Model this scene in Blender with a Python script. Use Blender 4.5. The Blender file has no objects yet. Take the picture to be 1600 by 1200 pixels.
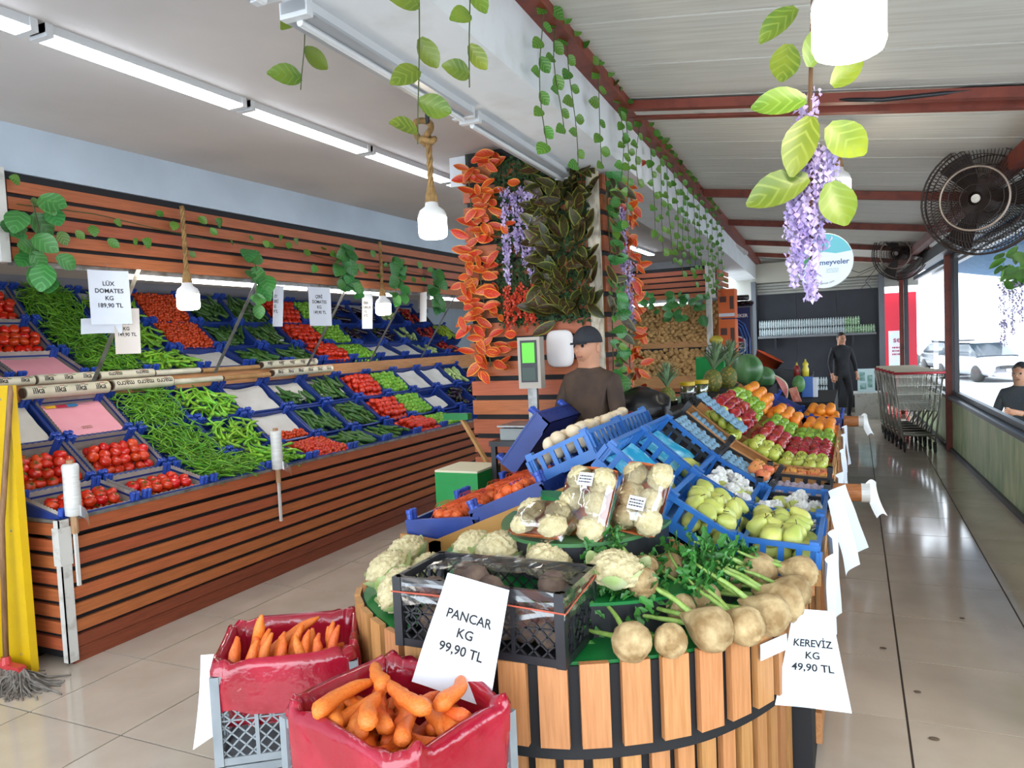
import bpy, bmesh, math, random
from mathutils import Vector, Matrix, noise
R_ = random.Random(11)
SC = bpy.context.scene
COL = SC.collection
PI = math.pi

# ---------------------------------------------------------------- camera
cd = bpy.data.cameras.new('camera'); cam = bpy.data.objects.new('camera', cd); COL.objects.link(cam)
cd.sensor_width = 36.0; cd.lens = 36.0*1170/1600; cd.clip_start = .05; cd.clip_end = 300
cam.matrix_world = Matrix(((.909, .018, .417, 0), (.415, .068, -.907, 0), (-.045, .998, .055, 1.6), (0, 0, 0, 1)))
_q = cam.matrix_world.to_quaternion(); cam.matrix_world = Matrix.Translation((0, 0, 1.6)) @ _q.to_matrix().to_4x4()
SC.camera = cam
# ---------------------------------------------------------------- world, exposure
w = bpy.data.worlds.new('sky'); SC.world = w; w.use_nodes = True
bg = w.node_tree.nodes['Background']; bg.inputs[0].default_value = (.80, .90, 1.0, 1); bg.inputs[1].default_value = 3.3
SC.view_settings.view_transform = 'Standard'; SC.view_settings.look = 'None'
SC.view_settings.gamma = 1.0; SC.view_settings.use_curve_mapping = False
SC.view_settings.exposure = .92
sd = bpy.data.lights.new('sun', 'SUN'); sd.energy = 2.0; sd.angle = .3; sd.color = (1, .97, .92)
so = bpy.data.objects.new('sun', sd); COL.objects.link(so); so.rotation_euler = (math.radians(35), math.radians(38), 0)
LAMP = 9.0      # emission of the fluorescent tubes
BULB = 26.0     # emission of the hanging bulbs

# ---------------------------------------------------------------- colour + materials
def s2l(c): return c/12.92 if c <= .04045 else ((c+.055)/1.055)**2.4
def rgb(h): return tuple(s2l(int(h[i:i+2], 16)/255) for i in (0, 2, 4)) + (1,)
MATS = {}
def mat(name, col, rough=.5, col2=None, scale=8, mapscale=(1, 1, 1), var=0, hue=0, bump=0, bscale=40, metal=0, spec=.5,
        emis=0, alpha=1, trans=0, coat=0, edge=None, detail=4, ramp=(.35, .65), sub=0, uvvein=None, voro=False):
    if name in MATS: return MATS[name]
    m = bpy.data.materials.new(name); m.use_nodes = True; nt = m.node_tree; N = nt.nodes; L = nt.links
    b = N['Principled BSDF']; c1 = rgb(col)
    b.inputs['Base Color'].default_value = c1; b.inputs['Roughness'].default_value = rough
    b.inputs['Metallic'].default_value = metal; b.inputs['Specular IOR Level'].default_value = spec
    b.inputs['Coat Weight'].default_value = coat; b.inputs['Coat Roughness'].default_value = .05
    b.inputs['Transmission Weight'].default_value = trans; b.inputs['Alpha'].default_value = alpha
    if sub:
        b.inputs['Subsurface Weight'].default_value = sub; b.inputs['Subsurface Radius'].default_value = (.02, .01, .005)
    if emis:
        b.inputs['Emission Color'].default_value = c1; b.inputs['Emission Strength'].default_value = emis
    tc = N.new('ShaderNodeTexCoord'); mp = N.new('ShaderNodeMapping'); mp.inputs['Scale'].default_value = mapscale
    L.new(tc.outputs['Object'], mp.inputs['Vector'])
    out = None
    if col2:
        if voro:
            tx = N.new('ShaderNodeTexVoronoi'); tx.inputs['Scale'].default_value = scale; o = tx.outputs['Distance']
        else:
            tx = N.new('ShaderNodeTexNoise'); tx.inputs['Scale'].default_value = scale; tx.inputs['Detail'].default_value = detail; o = tx.outputs['Fac']
        oi = N.new('ShaderNodeObjectInfo'); ad = N.new('ShaderNodeVectorMath'); ad.operation = 'MULTIPLY_ADD'
        L.new(mp.outputs[0], ad.inputs[0]); ad.inputs[1].default_value = (1, 1, 1)
        cb = N.new('ShaderNodeCombineXYZ'); mu = N.new('ShaderNodeMath'); mu.operation = 'MULTIPLY'; mu.inputs[1].default_value = 37
        L.new(oi.outputs['Random'], mu.inputs[0]); L.new(mu.outputs[0], cb.inputs[0]); L.new(mu.outputs[0], cb.inputs[2])
        L.new(cb.outputs[0], ad.inputs[2]); L.new(ad.outputs[0], tx.inputs['Vector'])
        rp = N.new('ShaderNodeValToRGB'); rp.color_ramp.elements[0].position = ramp[0]; rp.color_ramp.elements[1].position = ramp[1]
        rp.color_ramp.elements[0].color = c1; rp.color_ramp.elements[1].color = rgb(col2)
        L.new(o, rp.inputs[0]); out = rp.outputs[0]
    if edge or uvvein:
        uv = N.new('ShaderNodeUVMap'); sx = N.new('ShaderNodeSeparateXYZ'); L.new(uv.outputs[0], sx.inputs[0])
        def mixin(fac, colr, prev):
            mx = N.new('ShaderNodeMix'); mx.data_type = 'RGBA'; L.new(fac, mx.inputs[0])
            if prev is not None: L.new(prev, mx.inputs[6])
            else: mx.inputs[6].default_value = c1
            mx.inputs[7].default_value = rgb(colr); return mx.outputs[2]
        if uvvein:      # v-shaped veins and midrib
            ab = N.new('ShaderNodeMath'); ab.operation = 'ABSOLUTE'; L.new(sx.outputs[0], ab.inputs[0])
            f = N.new('ShaderNodeMath'); f.operation = 'MULTIPLY_ADD'; L.new(sx.outputs[1], f.inputs[0]); f.inputs[1].default_value = 30
            g = N.new('ShaderNodeMath'); g.operation = 'MULTIPLY'; L.new(ab.outputs[0], g.inputs[0]); g.inputs[1].default_value = -9
            L.new(g.outputs[0], f.inputs[2]); s = N.new('ShaderNodeMath'); s.operation = 'SINE'; L.new(f.outputs[0], s.inputs[0])
            r2 = N.new('ShaderNodeValToRGB'); r2.color_ramp.elements[0].position = .45; r2.color_ramp.elements[1].position = .95
            L.new(s.outputs[0], r2.inputs[0]); out = mixin(r2.outputs[0], uvvein, out)
        if edge:
            ab2 = N.new('ShaderNodeMath'); ab2.operation = 'ABSOLUTE'; L.new(sx.outputs[0], ab2.inputs[0])
            r3 = N.new('ShaderNodeValToRGB'); r3.color_ramp.elements[0].position = .72; r3.color_ramp.elements[1].position = .9
            L.new(ab2.outputs[0], r3.inputs[0]); out = mixin(r3.outputs[0], edge, out)
    if var or hue:
        oi2 = N.new('ShaderNodeObjectInfo'); hs = N.new('ShaderNodeHueSaturation')
        if out is not None: L.new(out, hs.inputs['Color'])
        else: hs.inputs['Color'].default_value = c1
        mr = N.new('ShaderNodeMapRange'); mr.inputs[3].default_value = 1-var; mr.inputs[4].default_value = 1+var*.7
        L.new(oi2.outputs['Random'], mr.inputs[0]); L.new(mr.outputs[0], hs.inputs['Value'])
        mh = N.new('ShaderNodeMapRange'); mh.inputs[3].default_value = .5-hue; mh.inputs[4].default_value = .5+hue
        m7 = N.new('ShaderNodeMath'); m7.operation = 'MULTIPLY'; m7.inputs[1].default_value = 7.31
        fr = N.new('ShaderNodeMath'); fr.operation = 'FRACT'; L.new(oi2.outputs['Random'], m7.inputs[0]); L.new(m7.outputs[0], fr.inputs[0])
        L.new(fr.outputs[0], mh.inputs[0]); L.new(mh.outputs[0], hs.inputs['Hue']); out = hs.outputs[0]
    if out is not None: L.new(out, b.inputs['Base Color'])
    if bump:
        nb = N.new('ShaderNodeTexNoise'); nb.inputs['Scale'].default_value = bscale; nb.inputs['Detail'].default_value = 3
        L.new(mp.outputs[0], nb.inputs['Vector']); bp = N.new('ShaderNodeBump'); bp.inputs['Strength'].default_value = bump; bp.inputs['Distance'].default_value = .01
        L.new(nb.outputs['Fac'], bp.inputs['Height']); L.new(bp.outputs[0], b.inputs['Normal'])
    MATS[name] = m; return m
def film(name, col, gloss=.35, rough=.12, tint=None, fres=.8):
    if name in MATS: return MATS[name]
    m = bpy.data.materials.new(name); m.use_nodes = True; nt = m.node_tree; N = nt.nodes; L = nt.links
    for n in list(N): N.remove(n)
    o = N.new('ShaderNodeOutputMaterial'); t = N.new('ShaderNodeBsdfTransparent'); g = N.new('ShaderNodeBsdfGlossy'); mx = N.new('ShaderNodeMixShader')
    t.inputs[0].default_value = rgb(tint or 'ffffff'); g.inputs[0].default_value = rgb(col); g.inputs['Roughness'].default_value = rough
    f = N.new('ShaderNodeFresnel'); f.inputs[0].default_value = 1.45; mm = N.new('ShaderNodeMath'); mm.operation = 'MULTIPLY_ADD'
    mm.inputs[1].default_value = fres; mm.inputs[2].default_value = gloss*.3; mm.use_clamp = True
    L.new(f.outputs[0], mm.inputs[0]); L.new(mm.outputs[0], mx.inputs[0]); L.new(t.outputs[0], mx.inputs[1]); L.new(g.outputs[0], mx.inputs[2]); L.new(mx.outputs[0], o.inputs[0])
    MATS[name] = m; return m

# ---------------------------------------------------------------- mesh building
class MB:
    def __init__(s): s.v = []; s.f = []; s.mi = []; s.cur = 0; s.uv = None
    def add(s, vs, fs, M=None):
        o = len(s.v)
        s.v += [tuple(M @ Vector(p)) for p in vs] if M is not None else [tuple(p) for p in vs]
        s.f += [tuple(i+o for i in f) for f in fs]; s.mi += [s.cur]*len(fs); return s
    def box(s, c, d, M=None, rz=0):
        x, y, z = (k/2 for k in d)
        vs = [Vector((a*x, b*y, e*z)) for e in (-1, 1) for a, b in ((-1, -1), (1, -1), (1, 1), (-1, 1))]
        if rz: rm = Matrix.Rotation(rz, 3, 'Z'); vs = [rm @ p for p in vs]
        vs = [p+Vector(c) for p in vs]
        return s.add(vs, [(3, 2, 1, 0), (4, 5, 6, 7), (0, 1, 5, 4), (1, 2, 6, 5), (2, 3, 7, 6), (3, 0, 4, 7)], M)
    def bb(s, x0, x1, y0, y1, z0, z1, M=None): return s.box(((x0+x1)/2, (y0+y1)/2, (z0+z1)/2), (x1-x0, y1-y0, z1-z0), M)
    def bar(s, a, b, w, h=None, M=None, up=(0, 0, 1)):   # square bar between two points
        a = Vector(a); b = Vector(b); d = (b-a).normalized(); u = Vector(up)
        if abs(d.dot(u)) > .99: u = Vector((1, 0, 0))
        x = d.cross(u).normalized(); y = x.cross(d); h = h or w
        vs = [p+x*(i*w/2)+y*(j*h/2) for p in (a, b) for i, j in ((-1, -1), (1, -1), (1, 1), (-1, 1))]
        return s.add(vs, [(0, 1, 2, 3), (7, 6, 5, 4), (4, 5, 1, 0), (5, 6, 2, 1), (6, 7, 3, 2), (7, 4, 0, 3)], M)
    def tube(s, pts, r, n=6, M=None, cap=True, close=False):
        P = [Vector(p) for p in pts]; rs = r if isinstance(r, (list, tuple)) else [r]*len(P)
        vs = []; fs = []; ref = None; k = len(P)
        for i, p in enumerate(P):
            if close: t = P[(i+1) % k]-P[i-1]
            else: t = P[min(i+1, k-1)]-P[max(i-1, 0)]
            if t.length < 1e-9: t = Vector((0, 0, 1))
            t.normalize()
            if ref is None: ref = Vector((0, 0, 1)) if abs(t.z) < .9 else Vector((1, 0, 0))
            a = t.cross(ref)
            if a.length < 1e-6: a = t.orthogonal()
            a.normalize(); b = a.cross(t); ref = -t.cross(a) if False else b
            for j in range(n):
                an = 2*PI*j/n; vs.append(p+(a*math.cos(an)+b*math.sin(an))*rs[i])
        m = k if close else k-1
        for i in range(m):
            i2 = (i+1) % k
            for j in range(n):
                j2 = (j+1) % n; fs.append((i*n+j2, i*n+j, i2*n+j, i2*n+j2))
        if cap and not close: fs.append(tuple(range(n))); fs.append(tuple((k-1)*n+j for j in reversed(range(n))))
        return s.add(vs, fs, M)
    def lathe(s, prof, n=16, M=None):
        vs = []; fs = []; k = len(prof)
        for r, z in prof:
            for j in range(n): a = 2*PI*j/n; vs.append((r*math.cos(a), r*math.sin(a), z))
        for i in range(k-1):
            for j in range(n):
                j2 = (j+1) % n; fs.append((i*n+j, i*n+j2, (i+1)*n+j2, (i+1)*n+j))
        if prof[0][0] > 1e-5: fs.append(tuple(reversed(range(n))))
        if prof[-1][0] > 1e-5: fs.append(tuple((k-1)*n+j for j in range(n)))
        return s.add(vs, fs, M)
    def blob(s, fn, nu=12, nv=8, M=None):     # fn(direction) -> point
        vs = [fn(Vector((0, 0, -1)))]; fs = []
        for i in range(1, nv):
            th = PI*i/nv
            for j in range(nu):
                a = 2*PI*j/nu; vs.append(fn(Vector((math.sin(th)*math.cos(a), math.sin(th)*math.sin(a), -math.cos(th)))))
        vs.append(fn(Vector((0, 0, 1)))); last = len(vs)-1
        for j in range(nu):
            j2 = (j+1) % nu; fs.append((0, 1+j2, 1+j))
            for i in range(nv-2): fs.append((1+i*nu+j, 1+i*nu+j2, 1+(i+1)*nu+j2, 1+(i+1)*nu+j))
            fs.append((1+(nv-2)*nu+j, 1+(nv-2)*nu+j2, last))
        return s.add(vs, fs, M)
    def grid(s, fn, nu, nv, M=None):           # fn(u,v) u,v in 0..1
        vs = [fn(i/nu, j/nv) for j in range(nv+1) for i in range(nu+1)]
        fs = [(j*(nu+1)+i, j*(nu+1)+i+1, (j+1)*(nu+1)+i+1, (j+1)*(nu+1)+i) for j in range(nv) for i in range(nu)]
        return s.add(vs, fs, M)
    def prism(s, outline, z0, z1, M=None):
        n = len(outline); vs = [(x, y, z0) for x, y in outline]+[(x, y, z1) for x, y in outline]
        fs = [tuple(reversed(range(n))), tuple(range(n, 2*n))]+[(i, (i+1) % n, n+(i+1) % n, n+i) for i in range(n)]
        return s.add(vs, fs, M)
    def mesh(s, name, mats, smooth=False):
        me = bpy.data.meshes.new(name); me.from_pydata(s.v, [], s.f)
        for m in (mats if isinstance(mats, (list, tuple)) else [mats]): me.materials.append(m)
        if any(s.mi): me.polygons.foreach_set('material_index', s.mi)
        if smooth: me.polygons.foreach_set('use_smooth', [True]*len(me.polygons))
        me.update(); return me
def link(name, data, parent=None, M=None):
    o = bpy.data.objects.new(name, data); COL.objects.link(o)
    if parent is not None: o.parent = parent
    if M is not None: o.matrix_basis = M
    return o
def part(name, mb, mats, parent, M=None, smooth=False, label=None):
    o = link(name, mb.mesh(name, mats, smooth) if isinstance(mb, MB) else mb, parent, M)
    if label: o['label'] = label
    return o
def tag(o, label, cat, group=None):
    o['label'] = label; o['category'] = cat
    if group: o['group'] = group
    return o
def thing(name, label, cat, M=None, group=None):
    if isinstance(M, (tuple, list)): M = T(*M)
    return tag(link(name, None, None, M), label, cat, group)
def struct(name, mb=None, mats=None, M=None, label=None, smooth=False):
    o = link(name, mb.mesh(name, mats, smooth) if mb is not None else None, None, M); o['kind'] = 'structure'
    if label: o['label'] = label
    return o
def T(x, y=0, z=0): return Matrix.Translation((x, y, z))
def RX(a): return Matrix.Rotation(a, 4, 'X')
def RY(a): return Matrix.Rotation(a, 4, 'Y')
def RZ(a): return Matrix.Rotation(a, 4, 'Z')
def S(x, y=None, z=None): return Matrix.Diagonal((x, x if y is None else y, x if z is None else z, 1))
def frame(o, phi, th): return T(*o) @ RZ(phi) @ RX(th)
def catmull(P, n=8, closed=False):
    P = [Vector(p) for p in P]; out = []; k = len(P); m = k if closed else k-1
    for i in range(m):
        g = (lambda j: P[j % k]) if closed else (lambda j: P[max(0, min(k-1, j))])
        a, b, c, d = g(i-1), g(i), g(i+1), g(i+2)
        for q in range(n):
            t = q/n; out.append(.5*((2*b)+(c-a)*t+(2*a-5*b+4*c-d)*t*t+(3*b-a-3*c+d)*t**3))
    if not closed: out.append(P[-1])
    return out
def text_mesh(s, size, m, bend=None, bold=0.0, spacing=1.0):
    cu = bpy.data.curves.new('lettering', 'FONT'); cu.body = s; cu.size = size; cu.align_x = 'CENTER'; cu.align_y = 'CENTER'
    cu.offset = bold; cu.space_line = spacing; cu.resolution_u = 3
    o = bpy.data.objects.new('lettering', cu); COL.objects.link(o)
    bpy.context.view_layer.update()
    me = bpy.data.meshes.new_from_object(o.evaluated_get(bpy.context.evaluated_depsgraph_get()))
    bpy.data.objects.remove(o); bpy.data.curves.remove(cu)
    if bend:
        b_ = bmesh.new(); b_.from_mesh(me); bmesh.ops.triangulate(b_, faces=b_.faces[:])
        bmesh.ops.subdivide_edges(b_, edges=[e for e in b_.edges if e.calc_length() > size*.2], cuts=3, use_grid_fill=True); bmesh.ops.triangulate(b_, faces=b_.faces[:]); b_.to_mesh(me); b_.free()
        for v in me.vertices: v.co = bend(v.co)
    me.materials.clear(); me.materials.append(m); me.name = 'lettering'; return me
def scribble(w, h, rows, m, seed=1):      # print too small to read: rows of short dashes
    q = random.Random(seed); mb = MB()
    for r in range(rows):
        x = -w/2; y = h/2-(r+.5)*h/rows
        while x < w/2-.04*w:
            l = min(w*q.uniform(.06, .18), w/2-x); mb.box((x+l/2, y, 0), (l, h/rows*.45, .0004)); x += l+w*.04
    return mb.mesh('fine_print', m)
# ---------------------------------------------------------------- piles of like things
class Pile:
    """collects the places of one kind of thing; the 300 nearest become objects, the rest one 'stuff' object"""
    all = []
    def __init__(s, name, cat, variants, stuff_label, child=None, child_dist=0):
        s.name, s.cat, s.variants, s.stuff_label, s.child, s.cd = name, cat, variants, stuff_label, child, child_dist
        s.items = []; Pile.all.append(s)
    def put(s, M, label, group): s.items.append(((M.translation-Vector((0, 0, 1.6))).length, len(s.items), M, label, group))
    def flush(s, cap=300):
        s.items.sort(key=lambda t: t[:2])
        for d, i, M, lab, grp in s.items[:cap]:
            o = link(s.name, s.variants[i % len(s.variants)], None, M); tag(o, lab, s.cat, grp)
            if s.child and d < s.cd: link(s.child[0], s.child[1][i % len(s.child[1])], o)
        rest = s.items[cap:]
        if rest:
            V = []; F = []; MI = []
            for d, i, M, lab, grp in rest:
                me = s.variants[i % len(s.variants)]; o = len(V)
                V += [tuple(M @ v.co) for v in me.vertices]
                for p in me.polygons: F.append(tuple(a+o for a in p.vertices)); MI.append(p.material_index)
            me = bpy.data.meshes.new(s.name+'_heap'); me.from_pydata(V, [], F)
            for m in s.variants[0].materials: me.materials.append(m)
            me.polygons.foreach_set('material_index', MI); me.polygons.foreach_set('use_smooth', [True]*len(F)); me.update()
            o = link(s.name+'_heap', me); o['kind'] = 'stuff'; o['label'] = s.stuff_label; o['category'] = s.cat
# ================================================================ materials of the shell
m_tile = mat('floor_tile', 'beb0a0', .10, 'b3a595', 3, var=.02, spec=.5, bump=.02, bscale=3)
m_grout = mat('grout', '473d35', .8)
m_white = mat('white_plaster', 'c9cdd2', .8, 'bfc4ca', 2, bump=.05, bscale=30)
m_ceil = mat('ceiling_paint', 'bfbab6', .85, 'b5b0ad', 1.5)
m_bluewall = mat('bluish_plaster', 'b9c6d2', .8, 'adbac6', 2, bump=.05, bscale=20)
m_beam = mat('beam_paint', 'd5d9dd', .7, 'c6c8c8', 5, ramp=(.5, .8), bump=.1, bscale=20)
m_awn = mat('awning_panel', 'cfcdc4', .6, 'bdb9ae', 6, (.3, 6, 1), ramp=(.4, .75), var=.03)
m_rust = mat('red_oxide_steel', '7a3524', .55, '5a2418', 9, ramp=(.45, .75), bump=.15, bscale=30)
m_black = mat('black_backing', '121216', .7)
m_dark = mat('dark_panel', '23252c', .45, '2b2d35', 3)
m_steel = mat('worn_steel', '9a9a98', .4, '6d6a64', 14, metal=.6, ramp=(.4, .7), bump=.1)
m_whitemetal = mat('white_painted_metal', 'c9c6bf', .5, '9b948a', 12, ramp=(.55, .75))
m_glass = film('window_glass', 'ffffff', .05, .02, None, .12)
m_alu = mat('grey_frame', '6c7074', .4, metal=.5)
m_lamp = mat('tube_light', 'e9f2ff', .4, emis=LAMP)
m_housing = mat('lamp_housing', 'c4c6c8', .5)
m_plank = mat('stained_plank', 'b9653a', .5, '94502b', 5, (22, 1.2, 22), var=.13, hue=.008, ramp=(.25, .8), bump=.1, bscale=30)
m_plank_d = mat('stained_skirting', '8e452a', .5, '6b331f', 5, (22, 1.2, 22), ramp=(.25, .8))
m_plank_x = mat('stained_plank_cross', 'b9653a', .5, '94502b', 5, (1.2, 22, 22), var=.13, hue=.008, ramp=(.25, .8), bump=.1, bscale=30)
m_pine = mat('pine_slat', 'c48a57', .5, 'a8713f', 5, (22, 22, 1.3), var=.1, hue=.008, ramp=(.3, .75), bump=.08, bscale=30)
m_pine_y = mat('pine_board', 'c8935c', .5, 'ad7443', 5, (22, 1.3, 22), var=.08, hue=.008, ramp=(.3, .75), bump=.08, bscale=30)
m_pine_x = mat('pine_board_cross', 'c8935c', .5, 'ad7443', 5, (1.3, 22, 22), var=.08, hue=.008, ramp=(.3, .75), bump=.08, bscale=30)

# ---------------------------------------------------------------- floor with single tiles
floor = struct('floor', MB().bb(-6.2, 1.6, -1.6, 18, -.12, -.004), m_grout, label='beige glossy floor of large square tiles')
TS = .61
tile_me = MB().box((0, 0, -.004), (TS-.009, TS-.009, .010)).mesh('tile', m_tile)
for i in range(-9, 2):
    for j in range(-3, 26):
        x = .165+TS*(i+.5); y = 2.11+TS*(j+.5)
        if x < -4.4 or (x > 1.35 and y > 6): continue
        link('tile', tile_me, floor, T(x, y, 0))
# ---------------------------------------------------------------- walls and ceilings
struct('wall_left', MB().bb(-4.25, -4.1, -1.5, 13.2, 2.64, 2.95).bb(-6.1, -5.95, -1.5, 13.2, 0, 2.95).bb(-5.95, -4.25, -1.5, 2.2, 0, 2.95), m_bluewall, label='pale bluish plaster wall above the slatted canopy')
struct('ceiling', MB().bb(-6.1, -1.6, -1.5, 13.2, 2.9, 3.05), m_ceil, label='flat off-white plaster ceiling over the vegetable stall')
bx = lambda y: -1.05-.045*y           # line of the roof beam
def skew(x0, x1, y0, y1, z0, z1, f0, f1=None):
    f1 = f1 or f0; mb = MB()
    vs = [(f0(y0)+x0, y0, z0), (f1(y0)+x1, y0, z0), (f1(y1)+x1, y1, z0), (f0(y1)+x0, y1, z0)]
    vs += [(a, b, z1) for a, b, c in vs]
    return mb.add(vs, [(3, 2, 1, 0), (4, 5, 6, 7), (0, 1, 5, 4), (1, 2, 6, 5), (2, 3, 7, 6), (3, 0, 4, 7)])
struct('trim_1', skew(-.42, -.02, -1.5, 16, 2.66, 3.06, bx), m_beam, label='deep white concrete beam between ceiling and awning')
struct('trim_2', skew(-.62, -.42, -1.5, 13.2, 2.80, 2.905, bx), m_ceil, label='white plaster step beside the concrete beam')
# sloping awning roof, panel by panel
wx = lambda y: 1.43-.032*y            # line of the window wall
zr = lambda x: 3.02-.137*(x+1.25)
awn = struct('ceiling', label='sloping white panelled awning roof')
k = 0; y = -1.4
while y < 16:
    d = .58; g = .018; mb = MB()
    xa, xb = bx((y+d/2)), wx(y+d/2)+.5
    vs = []
    for zz in (0, .03):
        vs += [(xa-.05, y, zr(xa)+zz), (xb, y, zr(xb)+zz), (xb, y+d-g, zr(xb)+zz), (xa-.05, y+d-g, zr(xa)+zz)]
    mb.add(vs, [(3, 2, 1, 0), (4, 5, 6, 7), (0, 1, 5, 4), (1, 2, 6, 5), (2, 3, 7, 6), (3, 0, 4, 7)])
    part('panel', mb, m_awn, awn); y += d
part('roof_sheet', MB().add([(-2.2, -1.5, zr(-2.2)+.05), (2.4, -1.5, zr(2.4)+.05), (2.0, 16.2, zr(2.0)+.05), (-2.2, 16.2, zr(-2.2)+.05)], [(0, 1, 2, 3)]), m_black, awn)
struct('trim_3', skew(-.02, .07, -1.5, 16, 2.95, 3.04, bx), m_rust, label='red-oxide steel angle along the white beam')
n = 4
for yb, hh in ((4.42, .05), (4.62, .05), (7.6, .07), (9.9, .07), (12.4, .07), (14.6, .07), (1.2, .06)):
    mb = MB(); xa, xb = bx(yb), wx(yb)
    mb.bar((xa, yb, zr(xa)-.045), (xb, yb, zr(xb)-.045), .06, hh); 
    struct('trim_%d' % n, mb, m_rust, label='red-oxide steel purlin across the awning'); n += 1
mb = MB(); mb.bar((bx(4.5), 4.52, zr(bx(4.5))-.04), (-.3, 4.52, zr(-.3)-.04), .12, .035)
struct('trim_%d' % n, mb, m_whitemetal, label='pale cable duct between the double purlins'); n += 1
mb = MB(); mb.bar((wx(1)-.28, 1, 2.62), (wx(16)-.28, 16, 2.62), .09, .1)
struct('trim_%d' % n, mb, m_rust, label='red-oxide steel rail above the windows'); n += 1
mb = MB(); mb.bar((wx(1)-.10, 1, 2.50), (wx(16)-.10, 16, 2.50), .14, .14)
struct('trim_%d' % n, mb, mat('black_pipe', '1d1c1e', .4), label='dark rail under the red rail'); n += 1
# ---------------------------------------------------------------- window wall on the right
m_print = mat('printed_panel', '8fb07c', .35, 'd5dcae', 3, (1, 2.6, .8), ramp=(.3, .7), var=.0)
struct('wall_right', skew(-.0, .10, 1, 16, 0, .66, wx), m_print, label='low wall clad with a pale green printed panel')
struct('trim_%d' % n, skew(-.05, .13, 1, 16, .66, .70, wx), m_alu, label='grey aluminium window sill'); n += 1
struct('trim_%d' % n, skew(-.03, .0, 1, 16, 0.0, .05, wx), m_dark, label='dark plinth under the printed panel'); n += 1
posts = (2.6, 6.6, 10.75, 15.2)
for i, yp in enumerate(posts):
    x = wx(yp) if yp < 12 else .80
    struct('trim_%d' % n, MB().box((x-.03, yp, 1.28), (.07, .07, 2.56)), m_rust, label='red-oxide steel post of the window wall'); n += 1
    struct('trim_%d' % n, MB().box((x+.05, yp+.14, 1.62), (.07, .16, 1.86)).box((x+.05, yp-.1, 1.62), (.05, .05, 1.86)), mat('dark_frame', '3b3d40', .45), label='dark sliding window stile beside a post'); n += 1
for i in range(len(posts)-1):
    a, b = posts[i], posts[i+1]
    wd = struct('window_%d' % (i+1), label='wide window pane looking onto the street')
    part('window_frame', MB().bar((wx(a)+.05, a, 2.42), (wx(b)+.05, b, 2.42), .05, .06).bar((wx(a)+.05, a, .73), (wx(b)+.05, b, .73), .05, .05), m_alu, wd)
    part('pane', MB().add([(wx(a)+.06, a+.2, .74), (wx(b)+.06, b-.12, .74), (wx(b)+.06, b-.12, 2.4), (wx(a)+.06, a+.2, 2.4)], [(0, 1, 2, 3)]), m_glass, wd)
# ---------------------------------------------------------------- far end wall
bk = struct('wall_back', label='far wall with grey shutter housing above black panels')
part('wall_face', MB().bb(-2.6, .5, 16.0, 16.15, 0, 3.1).bb(.5, 1.1, 16.0, 16.15, 2.35, 3.1), mat('far_wall_paint', 'b9b7ad', .8), bk)
m_shut = mat('shutter', 'a7a69c', .6, var=.05)
for i in range(4): part('shutter_slat', MB().bb(-1.8, .42, 15.93-.01*i, 16.0, 2.34+i*.055, 2.385+i*.055), m_shut, bk)
part('shutter_housing', MB().bb(-1.85, .5, 15.8, 16.0, 2.57, 2.95), mat('housing_cream', 'b5b1a2', .7), bk)
for i in range(3):
    part('panel', MB().bb(-1.78+i*.735, -1.05+i*.735, 15.96, 16.0, 0.05, 2.34), m_dark, bk)
part('jamb', MB().bb(.42, .52, 15.7, 16, 0, 2.6).bb(-1.87, -1.78, 15.7, 16, 0, 2.6), m_alu, bk)
# partition between the stall hall and the far bay
struct('wall_partition', MB().bb(-6.1, -2.05, 13.2, 13.35, 0, 3.0), m_white, label='white wall behind the potato stall')
# ---------------------------------------------------------------- ceiling lights
def linear_lamp(x, y0, y1, z, label, lit=True, xoff=0):
    t = thing('ceiling_lamp', label, 'ceiling lamp', T(x, y0, z), 'linear lamps under the ceiling')
    L = y1-y0
    part('housing', MB().bb(-.045, .045, 0, L, -.035, 0).bb(-.05, .05, 0, .03, -.05, 0).bb(-.05, .05, L-.03, L, -.05, 0), m_housing, t)
    if lit: part('diffuser', MB().bb(-.04, .04, .03, L-.03, -.05, -.035), m_lamp, t)
    else:
        part('reflector', MB().bb(-.055, .055, .03, L-.03, -.045, -.035), mat('grey_reflector', '9c9fa3', .3), t)
        part('dead_tube', MB().tube([(0, .03, -.055), (0, L-.03, -.055)], .012, 8), mat('dead_tube', 'c8cacc', .3), t)
    return t
ORD = ('first', 'second', 'third', 'fourth', 'fifth', 'sixth', 'seventh', 'eighth', 'ninth', 'tenth', 'eleventh', 'twelfth', 'thirteenth', 'fourteenth', 'fifteenth', 'sixteenth', 'seventeenth', 'eighteenth', 'nineteenth', 'twentieth')
y = -.195; i = 0
while y < 11:
    linear_lamp(-2.83, y, y+1.04, 2.9, '%s lit linear ceiling lamp over the vegetable aisle, counted from the camera' % ORD[i]); y += 1.07; i += 1
for i, y in enumerate((6.6, 7.7, 8.8)): linear_lamp(-1.80, y, y+.9, 2.82, '%s lit ceiling lamp beyond the leafy pillar' % ORD[i])
for i, (y0, y1) in enumerate(((.6, 1.75), (1.85, 3.05), (3.1, 4.5))):
    t = linear_lamp(bx((y0+y1)/2)-.36, y0, y1, 2.66, ('nearest', 'middle', 'furthest')[i]+' unlit fluorescent fixture under the white beam', lit=False)
    t.rotation_euler.z = .045
# ---------------------------------------------------------------- the street outside
struct('ground', MB().bb(1.6, 70, -20, 90, -.75, -.6), mat('asphalt', '8f9296', .8, 'a5a7a8', .5), label='pale grey street outside the windows')
struct('trim_%d' % n, skew(.10, .5, 1, 40, -.75, -.1, wx), m_white, label='outer ledge below the windows'); n += 1
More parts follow.
